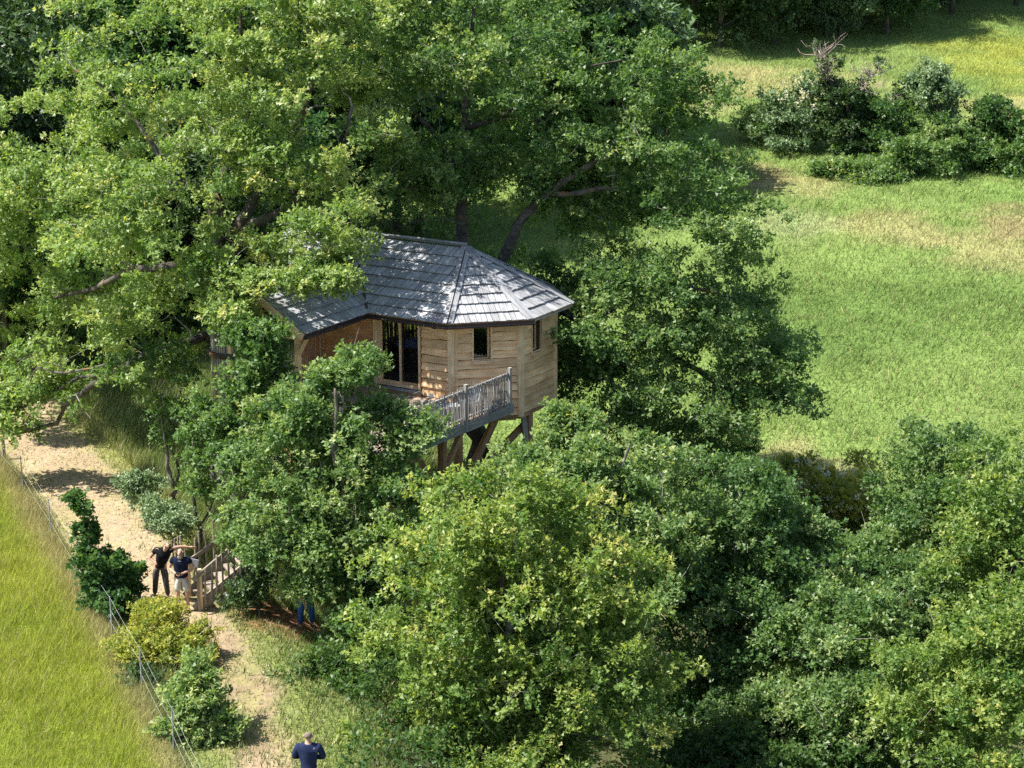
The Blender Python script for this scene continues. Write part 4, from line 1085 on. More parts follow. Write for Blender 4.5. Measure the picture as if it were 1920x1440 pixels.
# foreground trees, right of the track
tree('oak_tree', 'bright yellow green oak in the centre foreground below the cabin', 'oak tree', GBASE(915, 41.8),
     pxblobs([(930,985,42.6,140,85,1.7),(1040,1010,42.8,120,85,1.6),(840,1090,42.1,110,90,1.5),(980,1130,41.6,190,120,2.1),(1130,1110,42.4,80,95,1.5),(810,1240,41.2,105,90,1.5),(960,1280,40.9,150,110,2),(780,1370,40.5,110,85,1.4),(930,1400,40.2,160,90,1.8),(1130,1250,41.6,120,120,1.8),(1130,1390,41,130,90,1.7)]),
     LF['fresh'], trunk_r=.18, rc=.42, dens=2.1, leaf=.105, per=150, seed=17, tip=.45, tint0=.48, limb_n=10)
tree('oak_tree', 'light green oak just right of the deck posts, behind the centre foreground oak', 'oak tree', GBASE(1080, 47.5),
     pxblobs([(1010,895,47.8,100,48,1.2),(1110,890,48,95,70,1.4),(1220,950,47.6,100,80,1.5),(1075,810,48.5,32,30,.5),(1180,1050,46.9,110,90,1.6),(1270,1110,46.6,90,90,1.4)]),
     LF['deep'], trunk_r=.15, rc=.40, dens=2.0, leaf=.11, per=150, seed=18, tip=.5, tint0=.55, limb_n=6)
tree('oak_tree', 'dark slim oak right of the centre foreground oak, reaching up to the field edge', 'oak tree', GBASE(1395, 48.5),
     pxblobs([(1400,930,49.2,75,60,1.2),(1350,1010,48.8,95,80,1.5),(1430,1090,48.3,80,90,1.4),(1350,1180,47.7,110,100,1.7),(1400,1300,47.2,120,100,1.8),(1290,1340,46.6,90,110,1.5),(1480,1010,49.3,55,60,1)]),
     LF['deep'], trunk_r=.15, rc=.42, dens=2.1, leaf=.11, per=145, seed=19, tip=.4, tint0=.34, limb_n=7)
tree('bush', 'cream flowering shrub with a brown twiggy hollow at the edge of the green field', 'bush', GBASE(1560, 58.5),
     pxblobs([(1520,905,58.8,60,38,1),(1580,925,58.6,70,52,1.3),(1610,985,58,40,45,.9)]), LF['yellow'], trunk_r=.06, rc=.36, dens=1.7, leaf=.12, per=110, seed=20, tint0=.62, tip=.5, limb_n=3, stems=2)
tree('bush', 'bare brown dead thicket under the cream flowering shrub', 'bush', GBASE(1525, 56.2), pxblobs([(1520,1025,56.4,50,35,.8)]), LF['under'], trunk_r=.04, rc=.35, dens=2.4, leaf=.07, per=10, seed=21, bark=M_DEAD, limb_n=3, stems=3)
tree('oak_tree', 'oak with dark rounded top and brown dead sprig, standing against the field on the right', 'oak tree', GBASE(1770, 54),
     pxblobs([(1770,870,54.5,95,60,1.5),(1700,960,54,80,65,1.3),(1820,950,53.8,80,80,1.5),(1760,1040,53.3,110,70,1.6)]),
     LF['deep'], trunk_r=.16, rc=.45, dens=2.05, leaf=.11, per=155, seed=22, tip=.45, tint0=.42, limb_n=5)
tree('oak_tree', 'broad light green oak cut by the right edge of the picture', 'oak tree', GBASE(1915, 50.5),
     pxblobs([(1900,900,51.5,85,70,1.6),(1900,1030,50.8,100,90,1.8),(1840,1110,50.2,110,70,1.7),(1960,1100,50,120,160,2.2)]),
     LF['fresh'], trunk_r=.16, rc=.45, dens=2.05, leaf=.11, per=155, seed=23, tip=.4, tint0=.36, limb_n=5)
tree('oak_tree', 'low dark green oak between the flowering shrub and the airy oak', 'oak tree', GBASE(1600, 50.5),
     pxblobs([(1560,1090,50.8,90,50,1.3),(1660,1080,50.9,80,60,1.3),(1490,1120,50.4,60,50,1),(1720,1110,50.4,70,50,1.1)]), LF['deep'], trunk_r=.10, rc=.42, dens=2.05, leaf=.11, per=150, seed=24, tip=.5, tint0=.45, limb_n=4)
tree('oak_tree', 'airy mid green oak with thin pale stems showing, lower right', 'oak tree', GBASE(1600, 45.5),
     pxblobs([(1600,1180,45.9,110,60,1.6),(1540,1250,45.5,110,65,1.6),(1660,1260,45.3,90,80,1.5),(1500,1340,44.8,100,60,1.4),(1620,1360,44.6,110,80,1.6)]),
     LF['deep'], trunk_r=.12, rc=.42, dens=2.0, leaf=.105, per=150, seed=25, tip=.35, tint0=.55, limb_n=5, stems=2)
tree('oak_tree', 'yellow green oak in the lower right corner', 'oak tree', GBASE(1820, 42.5),
     pxblobs([(1860,1190,43.2,90,65,1.5),(1790,1270,42.8,110,80,1.7),(1890,1300,42.4,90,100,1.7),(1730,1340,42.2,80,75,1.4),(1820,1390,41.8,130,85,1.8)]),
     LF['fresh'], trunk_r=.15, rc=.42, dens=2.05, leaf=.105, per=150, seed=26, tip=.4, tint0=.42, limb_n=6)
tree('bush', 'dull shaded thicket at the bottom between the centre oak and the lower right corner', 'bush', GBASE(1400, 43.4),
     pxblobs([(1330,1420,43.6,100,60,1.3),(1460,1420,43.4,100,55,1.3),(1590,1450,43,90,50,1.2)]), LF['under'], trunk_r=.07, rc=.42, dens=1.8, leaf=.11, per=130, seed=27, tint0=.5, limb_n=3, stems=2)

def blossoms(rt, blobs, seed, n=60, size=.09):
    rng = np.random.default_rng(seed); C = []
    for c, r, *_ in blobs:
        d = unit(rng.normal(size=(n, 3))+np.array([0, -.6, .7])); C.append(np.array(c)+d*np.array(r)*1.02)
    C = np.concatenate(C); foliage('blossoms', C, unit(C-C.mean(0)), .13, size, 24, LF['cream'], rng, tint0=.5, lpt=6, parent=rt)
blossoms(bpy.data.objects['bush'], pxblobs([(1520,905,58.8,60,38,1),(1580,925,58.6,70,52,1.3)]), 120, 34)

# bushes along the track
tree('bush', 'dark hazel bush by the fence, left of the two men', 'bush', GBASE(200, 46.0),
     pxblobs([(158,1000,46.9,16,36,.28,.45),(200,1065,46.6,42,38,.7),(195,1130,46.3,55,46,.8),(160,1090,46.5,32,34,.6),(148,955,47,12,26,.25,.35),(238,1085,46.6,18,18,.3)]),
     LF['deep'], trunk_r=.045, rc=.17, dens=1.5, leaf=.11, per=45, seed=30, tint0=.12, limb_n=5, stems=3, wid=.85, lpt=5)
tree('bush', 'bright yellow flowering bush at the feet of the two men', 'bush', GBASE(300, 43.2),
     pxblobs([(300,1185,43.8,60,38,.8),(290,1240,43.3,65,50,1.0),(350,1220,43.5,40,40,.7)]), LF['yellow'], trunk_r=.04, rc=.27, dens=1.9, leaf=.07, per=170, seed=31, tint0=.58, tip=.6, limb_n=4, stems=3)
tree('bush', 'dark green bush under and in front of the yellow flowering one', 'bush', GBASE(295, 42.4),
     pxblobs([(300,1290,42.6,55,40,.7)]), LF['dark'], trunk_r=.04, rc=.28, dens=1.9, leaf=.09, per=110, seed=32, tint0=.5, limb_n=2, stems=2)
tree('young_tree', 'pale green oak sapling beside the wire fence, nearest the bottom', 'sapling', GBASE(372, 39.2),
     pxblobs([(365,1270,39.9,30,28,.4),(350,1305,39.7,38,28,.5),(385,1330,39.5,48,36,.6),(350,1370,39.4,32,30,.45),(395,1375,39.3,42,28,.5)]), LF['deep'], trunk_r=.035, rc=.22, dens=1.35, leaf=.105, per=70, seed=33, tint0=.75, limb_n=5)
tree('bush', 'silvery grey bush beside the track behind the men', 'bush', GBASE(330, 50.0), pxblobs([(330,988,50.1,34,20,.5),(300,962,50.5,26,16,.4)]), LF['grey'], trunk_r=.03, rc=.27, dens=1.9, leaf=.07, per=120, seed=34, tint0=.65, limb_n=2, stems=2)
tree('bush', 'grey green shrub among the tall grass, left of the leaning stem', 'bush', GBASE(262, 53.0), pxblobs([(262,915,53,28,18,.45)]), LF['grey'], trunk_r=.03, rc=.27, dens=1.9, leaf=.07, per=110, seed=35, tint0=.45, limb_n=2, stems=2)
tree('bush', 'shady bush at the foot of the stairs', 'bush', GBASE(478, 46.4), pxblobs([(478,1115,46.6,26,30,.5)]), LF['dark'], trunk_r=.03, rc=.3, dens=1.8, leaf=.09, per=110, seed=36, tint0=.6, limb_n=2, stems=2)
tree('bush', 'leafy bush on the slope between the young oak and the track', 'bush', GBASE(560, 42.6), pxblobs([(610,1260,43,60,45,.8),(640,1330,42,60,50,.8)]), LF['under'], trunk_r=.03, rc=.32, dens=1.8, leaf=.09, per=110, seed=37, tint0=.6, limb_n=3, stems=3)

# ------------------------------------------------------------------ middle distance: bushes in the field on the right
def fb(px, py, rx, ry, Y, rd): return (px, py, Y, rx, ry, rd)
def fbush(label, lst, mat, seed, **kw):
    px = sum(a[0] for a in lst)/len(lst); Y = lst[0][2]
    d = dict(trunk_r=.07, rc=.42, dens=2.6, leaf=.17, per=90, tint0=.42, limb_n=3, stems=2); d.update(kw)
    return tree('bush', label, 'bush', GBASE(px, Y), pxblobs(lst), mat, seed=seed, **d)
eb_ = fbush('round grey green elder bush with cream blossom, left end of the hedge clump', [(1500,205,108,55,52,1.8),(1480,250,107.5,45,40,1.4)], LF['grey'], 40, tint0=.30); blossoms(eb_, pxblobs([(1500,195,108,45,42,1.6)]), 121, 26, .12)
snag = [(wpts([(1585,300,106),(1580,240,106),(1570,200,106),(1562,165,106),(1550,130,106),(1535,95,106)]), .13), (wpts([(1580,240,106),(1600,190,106),(1630,150,106),(1640,130,106)]), .07), (wpts([(1570,190,106),(1545,150,106),(1540,120,106)]), .05), (wpts([(1580,250,106),(1640,230,105.8),(1690,180,105.6)]), .05)]
tree('snag', 'dead ivy-wrapped tree with a bare purplish twiggy top rising from the clump in the field', 'dead tree', GBASE(1585, 106), pxblobs([(1585,200,106,32,45,1.0),(1590,260,105.7,42,50,1.2)]), LF['dark'], trunk_r=.22, rc=.42, dens=2.8, leaf=.17, per=100, seed=41, limbs=snag, tint0=.55, bark=M_DEAD)
fbush('dark olive bush between the dead tree and the willow', [(1650,230,106,55,45,1.6),(1640,280,105.5,50,35,1.4)], LF['deep'], 42, tint0=.18)
fbush('bush with a silvery willow top, centre of the clump in the field', [(1752,195,105.5,42,42,1.3),(1745,160,105.6,24,22,.7)], LF['grey'], 43, tint0=.35)
fbush('silvery pale willow shoots on top of the clump in the field', [(1748,148,105.4,22,22,.6)], LF['grey'], 44, tint0=.7, leaf=.15, stems=3, limb_n=1)
fbush('wide green bramble mound in the front row of the field clump', [(1730,285,103,75,50,1.8),(1670,310,102.5,45,30,1.2)], LF['deep'], 45, tint0=.45)
fbush('tall dark conical bush at the right end of the clump', [(1870,225,104.5,32,50,1.2),(1865,275,104.2,45,45,1.4)], LF['deep'], 46, tint0=.22)
fbush('green bush at the right edge beside the conical bush', [(1910,300,103,45,42,1.3)], LF['deep'], 47, tint0=.36)
fbush('low mid green bush before the conical bush', [(1810,290,103.5,45,40,1.4)], LF['deep'], 48, tint0=.33)
fbush('small soft green shrub left of the elder bush', [(1435,235,109,38,28,1.2)], LF['deep'], 49, tint0=.5)
fbush('low green growth at the foot of the bramble mound', [(1640,335,101.5,60,16,1.0),(1560,325,102,40,16,.9)], LF['deep'], 50, tint0=.55, rc=.4)
# dead twigs of the snag
rng = np.random.default_rng(5); m = MB()
src = []
for l_, r_ in snag:
    for a_, b_ in zip(l_[1:-1], l_[2:]):
        for t in (0, .25, .5, .75): src.append(a_+(b_-a_)*t)
tips = []
for i in range(70):
    p = src[rng.integers(len(src))]; q = p + rng.normal(size=3)*np.array([.45, .4, .2])+np.array([.12, 0, .35])
    c_ = branch_curve(p, q, rng, .05, 3, .25); tips += c_[1:]; m.tube(c_, [.03, .025, .02, .014], 4, caps=False)
for i in range(420):
    p = tips[rng.integers(len(tips))]; q = p + rng.normal(size=3)*.24+np.array([.05, 0, .22])
    m.tube(branch_curve(p, q, rng, .05, 2, .2), [.012, .010, .006], 3, caps=False)
sn_ = bpy.data.objects['snag']; o = m.build('dead_twigs', M_DEAD, sn_); o['kind'] = 'stuff'

# ------------------------------------------------------------------ forest behind: a few crowns shared between many trees
def crown_data(name, h, r, mat, seed, nb=9, leaf=.26, per=70, tint0=.4):
    rng = np.random.default_rng(seed); bl = []
    for i in range(nb):
        t = i/(nb-1); a = rng.uniform(0, 6.28); rr = r*(.55 if t > .75 else .75)*rng.uniform(.5, 1)
        bl.append(((math.cos(a)*rr*.75, math.sin(a)*rr*.75, h*(.22+.68*t)), (r*.55*rng.uniform(.8, 1.15), r*.55, h*.17*rng.uniform(.8, 1.2))))
    bl.append(((0, 0, h*.86), (r*.45, r*.45, h*.14)))
    C, O_ = clusters_of(bl, .8, 1.7, rng); 
    o = foliage(name, C, O_, .8, leaf, per, mat, rng, tint0=tint0, lpt=6); me = o.data
    tw = MB(); tw.tube([(0, 0, -.4), (.1, .05, h*.35), (0, .1, h*.65), (.05, 0, h*.9)], [.22, .17, .1, .03], 7)
    for b in bl[::2]: tw.tube(branch_curve((0.05, 0.05, b[0][2]*.7), b[0], rng, .05, 4), [.09, .07, .05, .03, .02], 5)
    COL.objects.unlink(o); bpy.data.objects.remove(o)
    return me, tw.mesh('trunk', M_BARK, True)
VAR = [crown_data('crown', 12, 4.2, LF['dark'], 61, tint0=.55), crown_data('crown', 10, 3.8, LF['deep'], 62, tint0=.25), crown_data('crown', 13, 4.5, LF['deep'], 63, tint0=.18), crown_data('crown', 7, 3.2, LF['grey'], 64, tint0=.2)]  # the dark leaf crown carries the wood's shade in its colour
def forest_tree(x, y, var, s, label, group):
    rt = root('forest_tree', (x, y, T(x, y)), label, 'tree', group); a = random.uniform(0, 6.28)
    for me, nm in ((VAR[var][0], 'crown'), (VAR[var][1], 'trunk')):
        link(bpy.data.objects.new(nm, me), Matrix.Translation((x, y, T(x, y))) @ Matrix.Rotation(a, 4, 'Z') @ Matrix.Scale(s, 4), rt)
random.seed(21)
def rowpx(px, Y): return W(px, 100, Y).x
for i, (px, Y, v, s) in enumerate([(1230,142,0,1.05),(1300,147,2,1.0),(1350,141,0,.85),(1400,149,2,1.1),(1450,143,0,.95),(1500,150,1,1.05),(1550,145,2,.9),(1610,151,0,1.1),(1660,146,1,.9),(1720,153,2,1.05),(1780,150,0,1.0),(1840,156,1,1.1),(1900,153,2,1.0),(1950,158,0,1.0),(1260,155,1,1.2),(1370,158,0,1.2),(1480,160,2,1.2),(1590,162,0,1.2),(1700,164,1,1.2),(1820,168,2,1.2),(1930,170,0,1.2),(2020,162,2,1.1),(1170,150,2,1.1)]):
    Y -= 6 if px < 1700 else 2
    forest_tree(rowpx(px, Y), Y, v, s, 'dark shaded tree of the wood edge along the top right of the field', 'trees of the wood beyond the field')
forest_tree(rowpx(1575, 138), 138, 3, .62, 'small pale grey green willow at the wood edge above the dead tree', None)
for i, (px, Y, v, s) in enumerate([(1010,96,1,.95),(1110,101,3,1.4),(1180,98,2,.7),(930,108,2,1.0),(1060,110,1,1.1),(830,106,1,1.0),(1150,110,1,.9)]):
    forest_tree(rowpx(px, Y), Y, v, s, 'large grey green tree at the top middle, beside the dark wood edge' if (px, v) == (1110, 3) else 'sunlit mid green tree beyond the oak behind the roof, at the top middle', None if (px, v) == (1110, 3) else 'trees behind the middle oak')
for i, (px, Y, v, s) in enumerate([(-40,74,0,1.0),(60,78,0,1.05),(150,82,0,1.0),(240,80,2,1.0),(20,88,2,1.2),(120,92,0,1.2),(330,86,0,1.1),(430,84,2,1.0),(530,88,0,1.1),(640,90,0,1.1),(740,92,1,1.1),(-100,82,2,1.1),(-30,67,2,.6),(90,70,1,.55),(180,72,0,.6),(280,74,1,.7),(390,74,0,.75),(500,76,2,.7),(-130,70,0,.9)]):
    forest_tree(rowpx(px, Y), Y, v, s, 'dark tree of the wood behind the great oak on the left', 'trees of the wood on the left')

# ------------------------------------------------------------------ undergrowth and grass
def scatter(n, x0, x1, y0, y1, dens, rng):
    x = rng.uniform(x0, x1, n); y = rng.uniform(y0, y1, n); k = rng.random(n) < dens(x, y); return x[k], y[k]
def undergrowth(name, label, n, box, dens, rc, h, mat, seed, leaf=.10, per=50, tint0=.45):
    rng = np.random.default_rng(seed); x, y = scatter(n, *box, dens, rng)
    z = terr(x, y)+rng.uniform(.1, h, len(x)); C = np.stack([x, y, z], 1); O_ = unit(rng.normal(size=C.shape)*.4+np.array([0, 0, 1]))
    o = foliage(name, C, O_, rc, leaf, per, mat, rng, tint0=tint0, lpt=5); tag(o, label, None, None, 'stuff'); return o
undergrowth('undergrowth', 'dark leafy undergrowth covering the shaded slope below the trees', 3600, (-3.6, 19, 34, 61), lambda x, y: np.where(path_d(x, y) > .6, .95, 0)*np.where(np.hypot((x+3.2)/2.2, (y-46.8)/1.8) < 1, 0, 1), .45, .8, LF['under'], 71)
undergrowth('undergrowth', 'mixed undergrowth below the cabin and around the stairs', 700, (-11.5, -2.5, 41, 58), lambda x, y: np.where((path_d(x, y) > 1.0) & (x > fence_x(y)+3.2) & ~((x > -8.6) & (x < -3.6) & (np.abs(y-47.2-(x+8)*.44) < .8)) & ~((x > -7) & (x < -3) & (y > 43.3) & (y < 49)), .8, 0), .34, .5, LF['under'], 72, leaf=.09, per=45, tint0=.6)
def grass(name, label, n, box, dens, h, wdt, seed, colf, lean=.35, clump=0):
    rng = np.random.default_rng(seed); x, y = scatter(n, *box, dens, rng)
    if clump:
        k = len(x)//clump; cx, cyy = x[:k], y[:k]; x = np.repeat(cx, clump)+rng.normal(size=k*clump)*h*.35; y = np.repeat(cyy, clump)+rng.normal(size=k*clump)*h*.35
    m_ = len(x); z = terr(x, y)-.02; hh = h(x, y) if callable(h) else h
    H = hh*rng.uniform(.55, 1.3, m_)*(0.7+.6*vnoise(x, y, .9, 4))
    D = np.stack([rng.normal(size=m_)*lean*H+lean*.5*H, rng.normal(size=m_)*lean*H, H], 1)
    c = colf(x, y, rng)
    me = blade_mesh(name, np.stack([x, y, z], 1), D, wdt*rng.uniform(.6, 1.4, m_), c, M_BLADE)
    return tag(link(bpy.data.objects.new(name, me)), label, None, None, 'stuff')
M_BLADE = attr_mat('grass_blade')
def gcol(mul=1.1, straw=.12, jit=.18):
    def f(x, y, rng):
        c = ground_rgb(x, y)*mul; c = c*(1+rng.normal(size=(len(x), 1))*jit)
        s = (rng.random(len(x)) < straw)[:, None]; c = np.where(s, np.array([.50, .43, .22])*rng.uniform(.7, 1.1, (len(x), 1)), c)
        return np.clip(c, .01, .8)
    return f
vis_meadow = lambda x, y: np.where((x < fence_x(y)+.2) & (x > -.2572*y*1.02-1.2), 1, 0)
grass('meadow_grass', 'yellow green meadow grass left of the wire fence', 520000, (-19, -5, 33, 63), vis_meadow, .24, .015, 81, gcol(1.15, .10))
def edge_dens(x, y):
    pd = path_d(x, y); ok = (np.hypot((x+4.9)/1.7, (y-46.9)/1.3) > 1) & (pd > -.15) & (x > fence_x(y)+.1) & (x > -.2572*y*1.02-1.2)
    return np.where(ok, np.where(pd > .5, 1, .5), np.where((x > fence_x(y)), np.where(pd > -.9, .08, .02)+.25*sstep(46, 42, y)*sstep(.45, .6, fbm(x, y, .8, 77)), 0))
def green_col(x, y, rng):
    n = fbm(x, y, 1.2, 55)[:, None]; c = np.array([.11, .20, .04])*(1-n)+np.array([.26, .30, .09])*n
    pd = path_d(x, y)[:, None]; d = np.exp(-((pd-.3)/.45)**2)*(.35+.65*sstep(45, 50, y))[:, None]; c = c*(.75+.25*sstep(45, 50, y))[:, None]; c = c*(1-.7*d)+np.array([.33, .31, .10])*.7*d
    s = (rng.random(len(x)) < .14)[:, None]; c = np.where(s, np.array([.50, .47, .28]), c)
    return np.clip(c*(1+rng.normal(size=(len(x), 1))*.18), .01, .8)
def edge_h(x, y): return np.where((path_d(x, y) < .4) | ((y < 47.5) & (x > -7.5)), .16, np.where((y > 50) & (x > -14.5), .55, .32))
grass('verge_grass', 'green and straw coloured tall grass along both sides of the sandy track', 330000, (-19, -2.2, 33, 72), edge_dens, edge_h, .022, 82, green_col)
fd = lambda x, y: np.where((np.abs(x) < .262*y+2) & (x > -9+0*(y)), 1, 0)*np.where(y > 84, .75, 1)
def fld_h(x, y): return .18+.12*fbm(x, y, 4, 66)
grass('field_grass', 'green and pale straw coloured grass of the wide field on the right', 560000, (-8, 42, 60.5, 150), fd, fld_h, .032, 83, gcol(1.1, .06, .2), lean=.5)

def pebbles(name, label, n, box, dens, seed, cols, s0, s1):
    rng = np.random.default_rng(seed); x, y = scatter(n, *box, dens, rng); m_ = len(x); z = terr(x, y)+.004
    sz = rng.uniform(s0, s1, m_); P = np.stack([x, y, z], 1); v = np.empty((m_, 5, 3), np.float32); th = rng.uniform(0, 6.28, m_)
    for k in range(4):
        a = th+k*1.57; v[:, k] = P+np.stack([np.cos(a), np.sin(a)*.8, 0*a], 1)*(sz*rng.uniform(.6, 1.1, m_))[:, None]
    v[:, 4] = P+np.stack([rng.normal(size=m_)*.2*sz, rng.normal(size=m_)*.2*sz, sz*rng.uniform(.3, .7, m_)], 1)
    idx = np.array([[0, 1, 4], [1, 2, 4], [2, 3, 4], [3, 0, 4]]); li = (idx[None]+np.arange(m_)[:, None, None]*5).reshape(-1).astype(np.int32)
    me = bpy.data.meshes.new(name); me.vertices.add(m_*5); me.vertices.foreach_set('co', v.ravel())
    me.loops.add(len(li)); me.loops.foreach_set('vertex_index', li); me.polygons.add(len(li)//3); me.polygons.foreach_set('loop_start', np.arange(0, len(li), 3, dtype=np.int32)); me.update(calc_edges=True)
    c = np.array(cols)[rng.integers(len(cols), size=m_)]*rng.uniform(.7, 1.2, (m_, 1)); ca = np.ones((m_*4, 4), np.float32); ca[:, :3] = np.repeat(c, 4, 0)
    at = me.attributes.new('col', 'FLOAT_COLOR', 'FACE'); at.data.foreach_set('color', ca.ravel()); me.materials.append(M_BLADE)
    return tag(link(bpy.data.objects.new(name, me)), label, None, None, 'stuff')
pebbles('gravel', 'loose stones and dry leaf litter strewn over the sandy track', 26000, (-19, -3.4, 33, 72), lambda x, y: np.where(path_d(x, y) < .25, .8, 0), 91, [(.42, .36, .27), (.30, .25, .18), (.20, .15, .09), (.16, .11, .06), (.5, .45, .36)], .012, .045)

# ------------------------------------------------------------------ wire fence
fe = root('wire_fence', (FENCE[2][0], FENCE[2][1], 0), 'thin electric wire fence with slim stakes between the meadow and the track', 'fence')
fp = []
for yy in (61.0, 56.6, 52.4, 48.6, 45.0, 41.8, 38.6, 35.6, 33.0): fp.append(Vector((fence_x(yy), yy, T(fence_x(yy), yy))))
for p in fp: pole('stake', p-Vector((0, 0, .2)), p+Vector((random.uniform(-.04, .04), 0, 1.05)), .018, .016, M_WIREP if 'M_WIREP' in globals() else M_CAP, fe, wob=.004)
M_WIRE = plain_mat('white_fence_tape', (.45, .45, .42), rough=.5, var=.05)
for h in (1.0, .68, .36):
    pts = []
    for a, b in zip(fp[:-1], fp[1:]):
        for i in range(6):
            t = i/6; pts.append(a+(b-a)*t+Vector((0, 0, h-.05*math.sin(math.pi*t))))
    pts.append(fp[-1]+Vector((0, 0, h)))
    MB().tube(pts, .0022, 4).build('wire', M_WIRE, fe)
p = G(8, 862); pr_ = root('gate_post', (p.x, p.y, p.z), 'short dark wooden post at the left edge beside the track', 'post')
pole('post', p-Vector((0, 0, .2)), p+Vector((0, 0, .75)), .07, .06, M_STAIRW, pr_, wob=.01, n=8)
MB().lathe([(.065, 0), (.07, .01), (.05, .05), (.01, .06)], 8, (p.x, p.y, p.z+.74)).build('post_cap', M_SUPP, pr_)

# stone bowl and small things at the stair foot
p = G(418, 1130); bw = root('stone_trough', (p.x, p.y, p.z), 'small grey round basin on the ground at the foot of the stairs', 'basin')
MB().lathe([(.12, -.02), (.20, .05), (.24, .16), (.23, .19), (.19, .18), (.15, .10), (.02, .08)], 18, (p.x, p.y, p.z)).build('basin', M_CAP, bw, smooth=True)
MB().lathe([(.07, .085), (.09, .18), (.06, .26), (.01, .28)], 12, (p.x, p.y, p.z)).build('lid_stone', M_WHITE if False else M_GREYW, bw, smooth=True)

# ================================================================== people
SKIN = plain_mat('skin', (.50, .29, .20), rough=.6, var=.06)
def cloth(name, c): return plain_mat(name, c, rough=.9, spec=.1, var=.12, scale=9)
def skin_mesh(name, verts, edges, radii, rootv, mat, parent, M, sub=1):
    me = bpy.data.meshes.new(name); me.from_pydata(verts, edges, []); me.update()
    o = bpy.data.objects.new(name, me); COL.objects.link(o)
    md = o.modifiers.new('Skin', 'SKIN'); md.branch_smoothing = .6; md.use_smooth_shade = True
    if not me.skin_vertices: raise RuntimeError('no skin layer')
    for i, r in enumerate(radii):
        sv = me.skin_vertices[0].data[i]; sv.radius = (r, r) if not hasattr(r, '__len__') else r; sv.use_root = (i == rootv)
    s = o.modifiers.new('Sub', 'SUBSURF'); s.levels = sub; s.render_levels = sub
    dg = bpy.context.evaluated_depsgraph_get(); ev = o.evaluated_get(dg)
    nm = bpy.data.meshes.new_from_object(ev); nm.name = name; nm.materials.clear(); nm.materials.append(mat)
    nm.polygons.foreach_set('use_smooth', [True]*len(nm.polygons))
    bpy.data.objects.remove(o); bpy.data.meshes.remove(me)
    return link(bpy.data.objects.new(name, nm), M, parent)
def person(loc, rot, label, J, shirt, trouser, shoe, hair, shorts=False, sleeve='short', beard=None, bald=False):
    """J: joints in local metres, facing -y. pelvis, chest, neck, head and l/r shoulder, elbow, hand, hip, knee, ankle, toe"""
    rt = root('person', loc, label, 'person'); M = Matrix.Translation(Vector(loc)) @ Matrix.Rotation(rot, 4, 'Z')
    V = {k: Vector(v) for k, v in J.items()}
    names = ['pelvis', 'belly', 'chest', 'neck', 'skull', 'crown']
    V['belly'] = (V['pelvis']+V['chest'])*.5
    hdir = (V['head']-V['neck']).normalized(); V['skull'] = V['head']; V['crown'] = V['head']+hdir*.07
    vs = []; ed = []; rd = []; ix = {}
    def av(k, p, r): ix[k] = len(vs); vs.append(tuple(p)); rd.append(r); return ix[k]
    for k, r in zip(names, [(.15, .115), (.145, .115), (.16, .115), .055, (.078, .094), (.062, .075)]): av(k, V[k], r)
    for a, b in zip(names[:-1], names[1:]): ed.append((ix[a], ix[b]))
    face = V['face'].normalized() if 'face' in V else Vector((0, -1, 0))
    for s in 'lr':
        for k, r in (('shoulder', .062), ('elbow', .043), ('wrist', .030), ('palm', .036)):
            if k == 'wrist': p = V[s+'hand']-(V[s+'hand']-V[s+'elbow']).normalized()*.07
            elif k == 'palm': p = V[s+'hand']
            else: p = V[s+k]
            av(s+k, p, r)
        ed += [(ix['chest'], ix[s+'shoulder']), (ix[s+'shoulder'], ix[s+'elbow']), (ix[s+'elbow'], ix[s+'wrist']), (ix[s+'wrist'], ix[s+'palm'])]
        fd_ = (V[s+'hand']-V[s+'elbow']).normalized(); sd__ = fd_.cross(face); sd__ = sd__.normalized() if sd__.length > .1 else Vector((1, 0, 0))
        for j, (o_, ln_) in enumerate(((-.030, .065), (-.010, .078), (.010, .074), (.030, .058))):
            a = av(s+'f%da' % j, V[s+'hand']+fd_*.04+sd__*o_, .010); b = av(s+'f%db' % j, V[s+'hand']+fd_*(.04+ln_*.9)+sd__*o_*1.1+face*.02, .008)
            ed += [(ix[s+'palm'], a), (a, b)]
        a = av(s+'thumb', V[s+'hand']+sd__*-.055+fd_*.02+face*.02, .011); ed.append((ix[s+'palm'], a))
        for k, r in (('hip', .085), ('knee', .055), ('ankle', .038), ('toe', .035)): av(s+k, V[s+k], r)
        ed += [(ix['pelvis'], ix[s+'hip']), (ix[s+'hip'], ix[s+'knee']), (ix[s+'knee'], ix[s+'ankle']), (ix[s+'ankle'], ix[s+'toe'])]
    a = av('nose', V['head']+face*.105, .013); ed.append((ix['skull'], a))
    skin_mesh('body', vs, ed, rd, 0, SKIN, rt, M, 2)
    # shirt
    vs2 = []; ed2 = []; rd2 = []
    def a2(p, r): vs2.append(tuple(p)); rd2.append(r); return len(vs2)-1
    dn = (V['pelvis']-V['chest']).normalized()
    i0 = a2(V['pelvis']+Vector((0, 0, -.09)), (.205, .17)); i1 = a2(V['belly'], (.195, .165)); i2 = a2(V['chest'], (.215, .175)); i3 = a2(V['chest']+(V['neck']-V['chest'])*.80, (.105, .10))
    ed2 += [(i0, i1), (i1, i2), (i2, i3)]
    for s in 'lr':
        b = a2(V[s+'shoulder']+Vector((0, 0, .012)), .092); ed2.append((i2, b)); e = V[s+'elbow']
        if sleeve == 'short': c = a2(V[s+'shoulder']+(e-V[s+'shoulder'])*.5, .068); ed2.append((b, c))
        else:
            c = a2(e, .064); ed2.append((b, c)); d = a2(e+(V[s+'hand']-e)*.82, .048); ed2.append((c, d))
    skin_mesh('shirt', vs2, ed2, rd2, 1, shirt, rt, M, 2)
    vs3 = []; ed3 = []; rd3 = []
    def a3(p, r): vs3.append(tuple(p)); rd3.append(r); return len(vs3)-1
